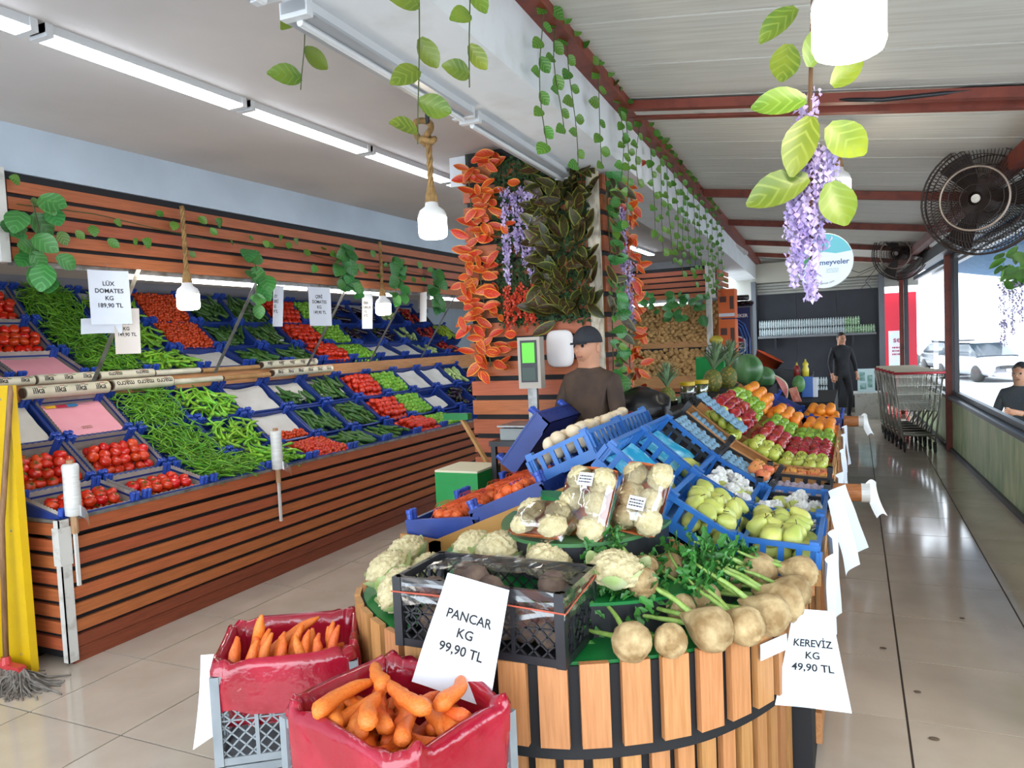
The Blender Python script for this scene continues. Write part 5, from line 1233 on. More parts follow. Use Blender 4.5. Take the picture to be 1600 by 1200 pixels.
# ---------------------------------------------------------------- near garland by the sign
ng = thing('wisteria_garland', 'garland of yellow-green leaves and lilac wisteria hanging from the awning', 'garland', T(-.08, 2.15, 2.6)); b = Vector((-.08, 2.15, 2.6))
part('stem', MB().tube([(0, 0, .2), (.0, 0, -.1), (-.015, 0, -.4), (-.02, 0, -.85)], .006, 6), mat('brown_stem', '5a4028', .8), ng)
for k, (px, z, dx, dz, s) in enumerate(((-.12, 2.42, -.6, -.5, .8), (-.14, 2.33, -.2, -1, .8), (-.10, 2.18, -1, .0, .9), (-.04, 2.21, .7, .5, .7), (-.09, 2.14, -.35, -1, 1.05), (-.05, 2.11, .7, -.8, .95), (-.10, 1.99, -1, -.35, 1.1), (-.05, 1.97, .3, -1, .95), (-.09, 2.26, .3, .9, .7), (-.02, 2.36, .6, -.6, .8))):
    link('leaf', YL[k % 2], ng, leafM(Vector((px, 2.10-.01*k % .03, z))-b, (dx, -.15, dz), (q.uniform(-.3, .3), -1, .25), s*1.15))
for (x, y, z0, z1, w_) in ((-.105, 2.16, 2.22, 2.0, .035), (-.12, 2.14, 2.08, 1.84, .05), (-.085, 2.15, 2.06, 1.82, .05), (-.13, 2.17, 2.0, 1.76, .045), (-.055, 2.13, 2.06, 1.88, .04), (-.10, 2.12, 1.92, 1.68, .035), (-.14, 2.12, 1.98, 1.72, .035)):
    mb = MB()
    for k in range(110):
        f = q.random(); a = q.random()*6.28; p = Vector((x+math.cos(a)*w_*q.random()*(1-.4*f), y+math.sin(a)*w_*q.random(), z0+(z1-z0)*f))-b; s = .014*q.uniform(.7, 1.3); M = T(*p) @ RZ(q.random()*6.28) @ RX(q.uniform(.5, 2.4))
        for r in range(2): mb.add([(0, 0, 0), (s*.6, s*.7, s*.3), (s*.1, s*1.2, s*.1), (-s*.5, s*.6, s*.3)], [(0, 1, 2, 3)], M @ RZ(r*PI))
    part('blossom_spray', mb, m_wist, ng)['kind'] = 'stuff'
# ---------------------------------------------------------------- round shop sign
sg = thing('round_sign', 'round white and turquoise hanging sign reading meyveler', 'sign', T(-.165, 5.0, 2.015) @ RZ(.02) @ RX(PI/2))
part('board', MB().lathe([(.0, -.012), (.165, -.012), (.168, 0), (.165, .010), (0, .010)], 40), mat('sign_white', 'dfe6ea', .35), sg)
tq = MB(); P = [(.163*math.cos(a), .163*math.sin(a)) for a in [math.radians(18+144*k/20) for k in range(21)]]+[(-.08, .035), (0, .055), (.07, .04)]
part('turquoise_band', tq.prism(P, .0101, .0112), mat('sign_turquoise', '63b9c4', .4), sg)
m_signink = mat('sign_blue', '1f4f86', .5)
part('emblem', MB().prism([(-.13, -.034), (-.09, .045), (-.066, .0), (-.092, -.004), (-.108, -.034)], .0113, .0123), mat('sign_green', '2f8a4c', .5), sg)
part('emblem', MB().prism([(-.068, .036), (-.062, .062), (-.024, .058), (-.022, .022), (-.034, .034)], .0113, .0123).prism([(-.098, -.032), (-.085, -.012), (-.06, -.018), (-.04, -.008), (-.024, -.03)], .0113, .0123), mat('sign_red', 'c23a3c', .5), sg)
link('lettering', text_mesh('gencer', .034, m_signink), sg, T(-.075, -.052, .0125)); link('lettering', text_mesh('meyveler', .045, m_signink, None, .0006), sg, T(.06, -.012, .0125)); link('fine_print', scribble(.07, .03, 3, mat('sign_faint', '9fb9c4', .5)), sg, T(.05, -.062, .0125)); link('lettering', text_mesh('www.gencer.com', .017, m_ink, lambda c: Vector(((.137-c.y)*math.sin(c.x/.137), -(.137-c.y)*math.cos(c.x/.137), 0))), sg, T(.0, .0, .0125))
part('cord', MB().tube([(0, .165, 0), (0, .70, 0)], .002, 4), m_blackp, sg)
# ---------------------------------------------------------------- fans on the window wall
m_cage = mat('fan_cage', '3a302c', .45, metal=.5); m_blade = mat('fan_blade', '332b29', .4, metal=.6)
def fan(x, y, z, R, yaw, tilt, label, wallx):
    t = thing('wall_fan', label, 'fan', T(x, y, z) @ RZ(yaw) @ RX(PI/2+tilt), 'wall fans'); mb = MB(); D = .16*R/.36
    def dome(f): return D*(.35+.65*(1-f**3))
    for f in (.25, .45, .62, .78, .92, 1.0):
        mb.tube([(R*f*math.cos(a), R*f*math.sin(a), dome(f)-.02) for a in [2*PI*k/40 for k in range(40)]], .0035 if f < 1 else .007, 5, close=True)
        mb.tube([(R*f*math.cos(a), R*f*math.sin(a), -dome(f)+.02) for a in [2*PI*k/40 for k in range(40)]], .0035 if f < 1 else .007, 5, close=True)
    part('cage_rings', mb, m_cage, t, smooth=True)
    mb = MB()
    for k in range(90):
        a = 2*PI*k/90
        for sgn in (1, -1): mb.tube([(R*f*math.cos(a+sgn*.45*f), R*f*math.sin(a+sgn*.45*f), sgn*(dome(f)-.02)) for f in (.12, .35, .55, .75, .9, 1.0)], .0022, 4, cap=False)
    part('cage_wires', mb, m_cage, t)
    part('ring_guard', MB().tube([(R*.56*math.cos(a), R*.56*math.sin(a), dome(.5)+.01) for a in [2*PI*k/40 for k in range(40)]], .008, 6, close=True), mat('fan_ring', '9b8c80', .4, metal=.5), t, smooth=True)
    part('cage_band', MB().lathe([(R*1.01, -.03), (R*1.01, .03)], 40), m_cage, t) if False else None
    for k in range(3):
        part('blade', MB().grid(lambda u, v: (R*(.1+.8*u)*math.cos(2.1*k+(v-.5)*(.75-.15*u)), R*(.1+.8*u)*math.sin(2.1*k+(v-.5)*(.75-.15*u)), .05*(v-.5)), 6, 5), m_blade, t, smooth=True)
    part('motor', MB().lathe([(0, -D*1.25), (.08, -D*1.2), (.085, -D*.3), (.05, 0), (.05, D*.7), (0, D*.75)], 16), m_cage, t, smooth=True)
    part('badge', MB().lathe([(.03, D*.76), (.028, D*.80), (0, D*.80)], 16), m_steel, t)
    inv = t.matrix_basis.inverted(); back = t.matrix_basis @ Vector((0, 0, -D*1.1))
    part('arm', MB().tube([back, (back.x+.12, back.y+.1, back.z-.02), (wallx, back.y+.22, back.z-.05)], .022, 8, inv).box((wallx-.02, back.y+.24, back.z-.05), (.05, .1, .16), inv), m_blackp, t)
fan(.80, 6.0, 2.43, .37, -.42, .08, 'large black cage fan nearest on the window wall', wx(6.3)-.05)
fan(.60, 12.0, 2.62, .37, -.42, .08, 'smaller looking far cage fan on the window wall', wx(12.3)-.05)
# ---------------------------------------------------------------- cables and floor litter
tag(link('black_cable', MB().tube([(-.05, 4.40, 2.80), (.15, 4.38, 2.76), (.5, 4.40, 2.745), (1.1, 4.42, 2.70)], .012, 6).tube([(-.05, 4.42, 2.82), (.4, 4.43, 2.775), (1.15, 4.44, 2.72)], .008, 6).mesh('black_cable', m_blackp, True)), 'black cable running under the double purlin towards the windows', 'cable')
tag(link('dangling_wires', MB().tube([(.42, 15.6, 2.75), (.1, 15.55, 2.62), (-.1, 15.5, 2.70)], .006, 5).tube([(.42, 15.6, 2.72), (.2, 15.5, 2.45), (.38, 15.6, 2.2)], .006, 5).tube([(.40, 15.6, 2.7), (.05, 15.5, 2.55), (.30, 15.5, 2.5), (.1, 15.5, 2.3)], .005, 5).mesh('dangling_wires', m_blackp, True)), 'tangle of thin dark wires dangling before the shutter', 'wire')
for i, (x, y, s) in enumerate(((-2.75, 3.05, .018), (.25, 3.2, .02), (.22, 3.6, .015), (.5, 4.6, .014), (.1, 4.05, .016))):
    tag(link('litter_scrap', MB().blob(lambda d: Vector((d.x*s, d.y*s*.6, d.z*s*.25+.004)), 8, 5).mesh('litter_scrap', mat('scrap_pale', 'c8beb0', .8) if i < 1 else mat('scrap_brown', '5a4a3c', .8)), None, T(x, y, .002)), ('pale scrap on the tiles between counter and carrot bins', 'scrap on the right aisle nearest the camera', 'second scrap along the right aisle', 'farthest scrap along the right aisle', 'scrap beside the island on the right aisle')[i], 'litter')
# ================================================================ potato stall at the far end
pst = thing('potato_stall', 'wooden two-tier potato stall with plank front behind the pillar', 'stall', T(-2.7, 11.4, 0))
X0, X1 = -.72, .70
part('carcass', MB().bb(X0, X1, .03, 1.75, 0, .85).bb(X0, X1, .75, 1.75, .85, 1.40), m_black, pst)
for i in range(7): part('plank', MB().bb(X0, X1, 0, .025, .05+i*.115, .05+i*.115+.085), m_plank_x, pst)
part('front_board', MB().bb(X0, X1, -.02, .02, .80, .98), m_pine_x, pst)
part('divider_board', MB().bb(X0, X1, .78, .81, 1.38, 1.50), m_pine_x, pst)
part('partition', MB().bar((-.22, .82, 1.50), (-.30, 1.5, 2.16), .03, .10), m_pine_x, pst)
part('corner_post', MB().bb(X1, X1+.08, -.03, .03, 0, 2.64), m_whitemetal, pst)
for th, y, z, L in ((.56, .42, 1.11, .93), (.76, 1.16, 1.78, .98)):
    part('sloping_shelf', MB().box((0, 0, -.03), (X1-X0, L, .02), T(0, y, z) @ RX(th)), m_pine_x, pst)
    F = T(-2.7, 11.4, 0) @ T(0, y, z) @ RX(th)
    hexfill(P_pot, F, X1-X0-.03, L, .043, .0, 'brown potato heaped in the %s bin of the potato stall' % ('lower' if th < .6 else 'upper'), 'potatoes %.2f' % th, layers=1, tilt=.9, jit=.4, jz=.6)
can2 = thing('slatted_canopy', 'short slatted plank canopy above the potatoes', 'canopy', T(-2.7, 11.7, 2.17))
part('backing', MB().bb(X0, X1+.1, .022, .04, 0, .48), m_black, can2)
for i in range(5):
    z = .0895*i; part('plank', MB().bb(X0, X1, 0, .022, z, z+.066), m_plank_x, can2); part('side_plank', MB().bb(X1+.09, X1+.11, .05, 1.2, z, z+.066), m_plank, can2)
part('corner_post', MB().bb(X1, X1+.09, -.02, .03, -.02, .48), m_whitemetal, can2)
t = thing('tube_lamp', 'bright white tube lamp above the potatoes', 'lamp', T(-3.3, 11.75, 2.10), 'tube lamps under the canopy'); part('tube', MB().tube([(0, 0, 0), (.95, 0, 0)], .017, 8), m_lamp, t); part('cap', MB().bb(0, .95, -.01, .01, .015, .06), m_housing, t)
t = thing('leaf_cluster', 'cluster of broad leaves hanging in front of the potatoes', 'foliage', T(-2.25, 11.3, 2.15), 'leaf clusters'); part('stem', MB().tube([(0, 0, .1), (.05, 0, -.3)], .004, 5), m_stem, t)
for k in range(22): link('leaf', BL[k % 2], t, leafM((q.uniform(-.3, .25), q.uniform(-.05, .05), q.uniform(-.32, .1)), (q.uniform(-1, 1), -.3, q.uniform(-1, .2)), (0, -1, .3), q.uniform(1, 1.5)))
t = thing('leaf_cluster', 'pale leaf cluster above the left potatoes behind the garland', 'foliage', T(-2.95, 11.3, 2.2), 'leaf clusters'); part('stem', MB().tube([(0, 0, .1), (.05, 0, -.3)], .004, 5), m_stem, t)
for k in range(16): link('leaf', BL[k % 2], t, leafM((q.uniform(-.2, .2), q.uniform(-.05, .05), q.uniform(-.25, .1)), (q.uniform(-1, 1), -.3, q.uniform(-1, .2)), (0, -1, .3), q.uniform(.9, 1.3)))
# ---------------------------------------------------------------- drinks fridge and orange cartons
fr = thing('drinks_fridge', 'dark blue drinks fridge with a round red white and blue logo', 'fridge', T(-1.84, 13.0, 0))
m_pb = mat('fridge_blue', '1c2f63', .3); m_pb2 = mat('fridge_lightblue', '3f68b0', .3)
part('cabinet', MB().bb(-.2, .28, 0, .12, 0, 2.05), m_pb, fr); part('trim', MB().bb(.27, .30, -.01, .12, 0, 2.06).bb(-.2, .28, -.01, .0, 2.02, 2.06), m_alu, fr)
for k in range(3):
    r = .20-.05*k; part('stripe', MB().tube([(-.2, -.004, 1.55+r+.1), (.02, -.004, 1.55+r+.1), (.02+r*.75, -.004, 1.5+r*.7+.1), (.05+r, -.004, 1.5), (.05+r, -.004, .9)], .014, 4), m_pb2, fr)
part('logo', MB().lathe([(0, 0), (.155, 0), (.155, .006), (0, .006)], 32, T(.06, -.002, 1.39) @ RX(PI/2)), mat('logo_white', 'e6e6e6', .4), fr)
part('logo', MB().prism([(.13*math.cos(a), .13*math.sin(a)) for a in [math.radians(25+130*k/12) for k in range(13)]], .006, .009, T(.06, -.002, 1.39) @ RX(PI/2)), mat('logo_red', 'a8242c', .4), fr)
part('logo', MB().prism([(.13*math.cos(a), .13*math.sin(a)) for a in [math.radians(205+130*k/12) for k in range(13)]], .006, .009, T(.06, -.002, 1.39) @ RX(PI/2)), mat('logo_blue', '1d4f9c', .4), fr)
link('lettering', text_mesh('PEPSI', .10, m_ink, None, .003), fr, T(.06, -.012, 1.39) @ RX(PI/2)); link('lettering', text_mesh('ŞEKER', .075, mat('white_ink', 'e6e6e6', .6), None, .002), fr, T(.12, -.006, 1.88) @ RX(PI/2))
m_or = mat('orange_carton', 'e0692a', .5); m_kr = mat('carton_dark', '5a3a34', .6)
for k in range(4):
    z = .45+k*.47 if k < 3 else 1.86+.0
    t = thing('orange_carton', 'orange carton with dark prints, %s of the stack beside the fridge' % ('lowest', 'second', 'third', 'top')[k], 'carton', T(-1.815, 12.1, (.0, .70, 1.27, 1.84)[k]), 'orange cartons')
    h = (.68, .55, .55, .45)[k]; part('box', MB().bb(-.125, .125, 0, .3, .0, h), m_or, t)
    part('print', MB().bb(-.10, .0, -.003, 0, h*.55, h*.75).bb(.05, .11, -.003, 0, h*.3, h*.75), m_kr, t); part('print', MB().bb(-.12, .12, -.003, 0, h*.05, h*.16), m_tagw, t)
for k in range(10): tag(link('dark_bottle', MB().lathe([(0, 0), (.045, 0), (.045, .16), (.02, .22), (.02, .27), (0, .27)], 10).mesh('dark_bottle', mat('dark_bottle', '2a1a1c', .2), True), None, T(-2.0+.1*(k % 5), 13.05, 2.08+.1*(k//5)) @ RY(PI/2) @ RX(k*.3)), 'dark bottle lying on top of the drinks fridge', 'bottle', 'bottles on the fridge')
# ---------------------------------------------------------------- ridge: pineapples, jars, melons
m_pine_f = mat('pineapple_skin', 'b08a3a', .6, '5e6a2c', 55, voro=True, ramp=(.1, .5), bump=.6, bscale=60, var=.1); m_crown = mat('pineapple_crown', '5f7d55', .5, '86a07a', 9, var=.12)
CRL = [leaf_strip(.17, .026, -.5, 1.25, m_crown, cup=.6), leaf_strip(.14, .026, -.7, .95, m_crown, cup=.6)]
def pineapple(x, y, z, lab, s=1.0, tilt=0):
    t = thing('pineapple', lab, 'pineapple', T(x, y, z) @ RY(tilt) @ S(s), 'pineapples on the ridge')
    part('fruit', MB().blob(lambda d: Vector((d.x*.062*(1+.05*math.cos(10*math.atan2(d.y, d.x)+d.z*9)), d.y*.062*(1+.05*math.cos(10*math.atan2(d.y, d.x)+d.z*9)), .085+d.z*.085)), 30, 16), m_pine_f, t, smooth=True)
    for k in range(34): link('crown_leaf', CRL[k % 2], t, T(0, 0, .155+.0016*k) @ RZ(k*2.4) @ RY(-.45*k/34) @ S(1.1-.006*k))
pineapple(-1.20, 5.2, 1.085, 'pineapple in a clear tub at the near end of the ridge shelf', .95)
pineapple(-1.12, 6.45, 1.085, 'pineapple in the middle of the ridge beside the red apples', 1.3, .15)
pineapple(-1.06, 6.95, 1.085, 'pineapple farthest along the ridge beside the green bag', 1.3, .1)
m_clear = film('clear_plastic', 'ffffff', .5, .06, 'e6ebee')
for k, (x, y, r, h) in enumerate(((-1.20, 5.2, .075, .07), (-1.08, 5.32, .055, .11))):
    tag(link('clear_tub', MB().lathe([(0, 0), (r*.85, 0), (r, h), (r*1.04, h), (r*.98, h-.002), (r*.83, .003), (0, .003)], 20).mesh('clear_tub', m_clear, True), None, T(x, y, 1.082)), ('clear plastic tub under the nearest pineapple', 'tall clear plastic cup beside the jars')[k], 'tub')
for k, (x, y) in enumerate(((-1.21, 5.95), (-1.14, 6.15))):
    t = thing('jar', ('nearer', 'farther')[k]+' glass jar with a yellow lid on the ridge shelf', 'jar', T(x, y, 1.082), 'yellow-lidded jars')
    part('glass', MB().lathe([(0, 0), (.05, 0), (.055, .02), (.055, .11), (.045, .125), (0, .126)], 18), m_clear, t, smooth=True); part('pickles', MB().lathe([(0, .005), (.048, .005), (.048, .10), (0, .10)], 14), mat('pickles', '6f7a3a', .5, '9a9a50', 30), t); part('lid', MB().lathe([(.058, .12), (.06, .122), (.06, .147), (.055, .15), (0, .15)], 18), mat('yellow_lid', 'd8b41f', .4), t)
m_gbag = mat('green_bag', '0f8a3c', .4, '14994a', 4)
tag(link('green_bag', MB().grid(lambda u, v: (-.13+.26*u, .02*math.sin(u*5)+.02*noise.noise(Vector((u*4, v*4, 0))), .3*v), 8, 8).grid(lambda u, v: (-.13+.26*u, .10+.02*math.sin(u*4), .3*v), 8, 8).bb(-.13, .13, .0, .11, 0, .285).mesh('green_bag', m_gbag, False), None, T(-1.25, 7.2, 1.085)), 'bright green paper bag standing on the ridge before the potatoes', 'bag')
sc_ = thing('kitchen_scale', 'small chrome scale with a yellow melon above the green bag', 'scale', T(-1.20, 7.3, 1.385)); part('body', MB().bb(-.09, .09, -.04, .04, 0, .09), m_steel, sc_)
for k in range(7): part('rib', MB().bb(-.085+.025*k, -.075+.025*k, -.045, -.04, .0, .09), m_housing, sc_)
part('pan', MB().lathe([(.02, .09), (.075, .11), (.08, .112), (0, .105)], 14), m_steel, sc_)
tag(link('yellow_melon', MB().blob(lambda d: Vector((d.x*.065, d.y*.05, d.z*.045)), 14, 9).mesh('yellow_melon', mat('melon_yellow', 'c7b43a', .4, 'a8982c', 12), True), None, T(-1.20, 7.3, 1.54)), 'small yellow-green melon on the chrome scale', 'melon')
m_wm = mat('watermelon_rind', '3d6b3a', .35, '6a9560', 9, (1, 1, .15), ramp=(.4, .6))
for k, (x, y, z, r) in enumerate(((-.98, 7.75, 1.23, .15), (-.85, 8.0, 1.13, .11))):
    tag(link('watermelon', MB().blob(lambda d: Vector((d.x*r*(1+.03*math.cos(8*math.atan2(d.y, d.x))), d.y*r*(1+.03*math.cos(8*math.atan2(d.y, d.x))), d.z*r*1.05)), 32, 16).mesh('watermelon', m_wm, True), None, T(x, y, z)), ('large dark green watermelon on the ridge', 'smaller watermelon behind the large one')[k], 'watermelon')
stand = tag(link('far_stand', MB().bb(-1.25, -.18, 7.42, 8.9, 0, .93).bb(-1.2, -.75, 7.45, 8.3, .93, 1.06).mesh('far_stand', m_black)), 'black stand behind the island carrying melons and tubs', 'stand')
tag(link('orange_tub', MB().lathe([(0, 0), (.11, 0), (.15, .16), (.16, .16), (.155, .165), (.11, .01), (0, .01)], 20).mesh('orange_tub', mat('orange_tub', 'c8502a', .4), True), None, T(-.92, 8.6, 1.19) @ RY(.5)), 'orange plastic tub tipped behind the watermelons', 'tub')
tag(link('black_tub', MB().bb(-.2, .2, -.12, .12, 0, .01).bb(-.21, -.2, -.12, .12, 0, .2).bb(.2, .21, -.12, .12, 0, .2).bb(-.2, .2, -.13, -.12, 0, .2).bb(-.2, .2, .12, .13, 0, .2).bb(-.22, .22, -.14, -.12, .19, .205).mesh('black_tub', m_blackp), None, T(-.64, 8.6, .97) @ RY(.12)), 'long black plastic tub behind the melon slices', 'tub')
m_flesh = mat('watermelon_flesh', 'd66a6a', .35, 'e08a84', 12)
sl = thing('watermelon_slice', 'pale red watermelon slice standing behind the oranges', 'melon', T(-.60, 7.55, .96) @ RY(-.45)); W = [(.035*math.sin(PI*k/16)*1.6, .24*k/16) for k in range(17)]
part('flesh', MB().prism([(a, b) for a, b in W]+[(0, .24), (0, 0)], -.03, .03, RX(PI/2)), m_flesh, sl); part('rind', MB().tube([(a, 0, b) for a, b in W], .010, 6), mat('rind_pale', 'c9d6b0', .5), sl)
tag(link('green_melon_half', MB().blob(lambda d: Vector((d.x*.06, d.y*.05, d.z*.085)), 16, 10).mesh('green_melon_half', mat('melon_green', '4a7d40', .4, '6a9a5a', 10), True), None, T(-.50, 7.7, 1.08)), 'green melon beside the watermelon slice', 'melon')
tag(link('tomato_pack', MB().box((0, 0, 0), (.07, .05, .15)).mesh('tomato_pack', mat('pack_pink', 'd08a72', .3, 'b5553a', 30)), None, T(-.52, 7.5, .99) @ RY(-.3)), 'clear pack of pink pieces leaning by the melon slice', 'pack')
ct = thing('blue_carton', 'upright blue carton with white side near the aisle', 'carton', T(-.43, 7.9, .94)); part('box', MB().bb(-.05, .05, -.04, .04, 0, .20), mat('carton_blue', '2a5fae', .4), ct); part('side', MB().bb(.05, .09, -.04, .04, 0, .19), m_tagw, ct)
yb_ = thing('yellow_bottle', 'yellow squeeze bottle above the blue carton', 'bottle', T(-.45, 7.95, 1.14)); part('body', MB().lathe([(0, 0), (.03, 0), (.032, .07), (.022, .10), (.03, .12), (.018, .14), (0, .142)], 14), mat('squeeze_yellow', 'dcc93a', .35), yb_, smooth=True); part('cap', MB().lathe([(.012, .14), (.006, .17), (0, .17)], 10), mat('squeeze_cap', 'c8b52a', .4), yb_)
rb_ = thing('red_bottle', 'dark red squeeze bottle beside the yellow one', 'bottle', T(-.53, 7.95, 1.12)); part('body', MB().lathe([(0, 0), (.03, 0), (.032, .09), (.018, .13), (0, .132)], 14), mat('squeeze_red', '8a2a24', .35), rb_, smooth=True); part('cap', MB().lathe([(.012, .13), (.006, .16), (0, .16)], 10), mat('squeeze_cap', 'c8b52a', .4), rb_)
# ---------------------------------------------------------------- shelf of bottled water
shf = thing('bottle_shelf', 'long dark shelf of bottled water on the far wall', 'shelf', T(-1.75, 15.9, 1.46)); part('board', MB().bb(0, 2.12, -.28, .06, 0, .04), mat('shelf_grey', '77797b', .5), shf); part('bracket', MB().bb(.3, .34, -.2, .06, -.2, 0).bb(1.7, 1.74, -.2, .06, -.2, 0), m_dark, shf)
m_wat = mat('water_bottle', '9aa6a8', .2, 'c8d2d2', 30, (1, 1, 6)); m_watg = mat('green_bottle', '5f9a52', .25, 'c8d8c0', 25, (1, 1, 5))
def pack_mesh(m): 
    mb = MB()
    mb.lathe([(0, 0), (.021, 0), (.022, .05), (.019, .06), (.022, .07), (.022, .11), (.010, .14), (.010, .155), (0, .155)], 8); return mb.mesh('bottle', m, True)
WB, WG = pack_mesh(m_wat), pack_mesh(m_watg)
for r in range(2):
    for k in range(16):
        if r == 1 and k > 13: continue
        t = thing('water_pack', '%s pack of small bottles on the far shelf, %s row' % ('green-labelled' if k > 11 else 'clear', ('lower', 'upper')[r]), 'bottle pack', T(-1.72+.131*k, 15.75, 1.50+.16*r), 'water packs %d %d' % (r, k > 11))
        for b_ in range(3): link('bottle', WG if k > 11 else WB, t, T(.044*b_, 0, 0))
for k in range(4): 
    t = thing('water_pack', 'pack of water bottles standing low by the far wall', 'bottle pack', T(-.74+.14*(k % 2), 15.6, .35+.17*(k//2)), 'low water packs')
    for b_ in range(3): link('bottle', WB, t, T(.044*b_, 0, 0))
tag(link('low_stand', MB().bb(-.85, -.45, 15.4, 15.9, 0, .35).mesh('low_stand', m_dark)), 'low dark stand under water packs', 'stand')
# white box with leaning print, chair frame
tag(link('white_box', MB().bb(-.02, .38, 14.4, 14.9, 0, .42).bb(-.04, .40, 14.38, 14.92, .42, .45).mesh('white_box', m_whitemetal)), 'low white box by the far wall', 'box')
ps = thing('printed_board', 'pale leaning board with green print on the white box', 'board', T(.17, 14.6, .455) @ RX(-.25)); part('board', MB().bb(-.14, .14, 0, .01, 0, .42), mat('board_pale', 'c7dcdc', .5), ps); part('print', MB().bb(-.10, .0, -.003, 0, .05, .16).bb(.02, .10, -.003, 0, .08, .3).bb(-.11, -.02, -.003, 0, .2, .36), mat('print_green', '5a8a7a', .5, 'a9c8c4', 12), ps)
# ---------------------------------------------------------------- nested shopping trolleys
m_wire = mat('trolley_wire', 'a9a79c', .35, metal=.7); m_hand = mat('trolley_red', 'b52a34', .4); m_cream = mat('trolley_cream', 'cfc2a2', .5); m_rub = mat('wheel_rubber', '2a2826', .7)
def wire_panel(mb, A, B, C, D, nu, nv, r):     # quad A-B (bottom) D-C (top)
    A, B, C, D = map(Vector, (A, B, C, D))
    for i in range(nu+1): t = i/nu; mb.bar(A.lerp(B, t), D.lerp(C, t), r)
    for j in range(nv+1): t = j/nv; mb.bar(A.lerp(D, t), B.lerp(C, t), r*1.3)
def trolley_parts():
    w0, w1 = .22, .27; b = MB()
    wire_panel(b, (-w0, 0, .52), (w0, 0, .52), (w1, -.04, .95), (-w1, -.04, .95), 14, 4, .005)
    wire_panel(b, (-w0*.8, .72, .60), (w0*.8, .72, .60), (w1*.85, .80, .93), (-w1*.85, .80, .93), 10, 3, .005)
    for s in (-1, 1): wire_panel(b, (s*w0, 0, .52), (s*w0*.8, .72, .60), (s*w1*.85, .80, .93), (s*w1, -.04, .95), 14, 4, .005)
    wire_panel(b, (-w0, 0, .52), (w0, 0, .52), (w0*.8, .72, .6), (-w0*.8, .72, .6), 8, 8, .005)
    fr_ = MB()
    for s in (-1, 1):
        fr_.tube([(s*.27, -.02, 1.0), (s*.23, .02, .52), (s*.17, -.04, .12)], .012, 6); fr_.tube([(s*.23, .02, .52), (s*.16, .62, .16), (s*.17, .0, .16)], .012, 6)
    fr_.tube([(-.18, -.02, .22), (.18, -.02, .22)], .012, 6).bb(-.17, .17, 0, .55, .20, .215)
    hd = MB().tube([(-.29, -.06, 1.0), (.29, -.06, 1.0)], .016, 8); st = MB().add([(-.27, -.04, 1.0), (.27, -.04, 1.0), (.25, .16, 1.03), (-.25, .16, 1.03)], [(0, 1, 2, 3)]).bb(-.27, .27, -.05, -.03, .985, 1.0)
    wh = MB().lathe([(.02, -.014), (.05, -.012), (.05, .012), (.02, .014)], 12, RY(PI/2)).bb(-.018, .018, -.01, .03, .0, .085)
    return [('basket', b.mesh('basket', m_wire)), ('frame', fr_.mesh('frame', m_wire, True)), ('handle', hd.mesh('handle', m_hand, True)), ('seat_flap', st.mesh('seat_flap', m_cream))], wh.mesh('wheel', m_rub)
TP, TW = trolley_parts()
for k in range(6):
    t = thing('shopping_trolley', 'wire shopping trolley with red handle, %s in the nested row' % ('nearest', 'second', 'third', 'fourth', 'fifth', 'last')[k], 'trolley', T(.71-.035*k, 10.6+.26*k, 0) @ RZ(.06), 'nested shopping trolleys')
    for nm, me in TP: link(nm, me, t)
    for s in (-1, 1): link('wheel', TW, t, T(s*.17, -.04, .052)); link('wheel', TW, t, T(s*.14, .6, .052))
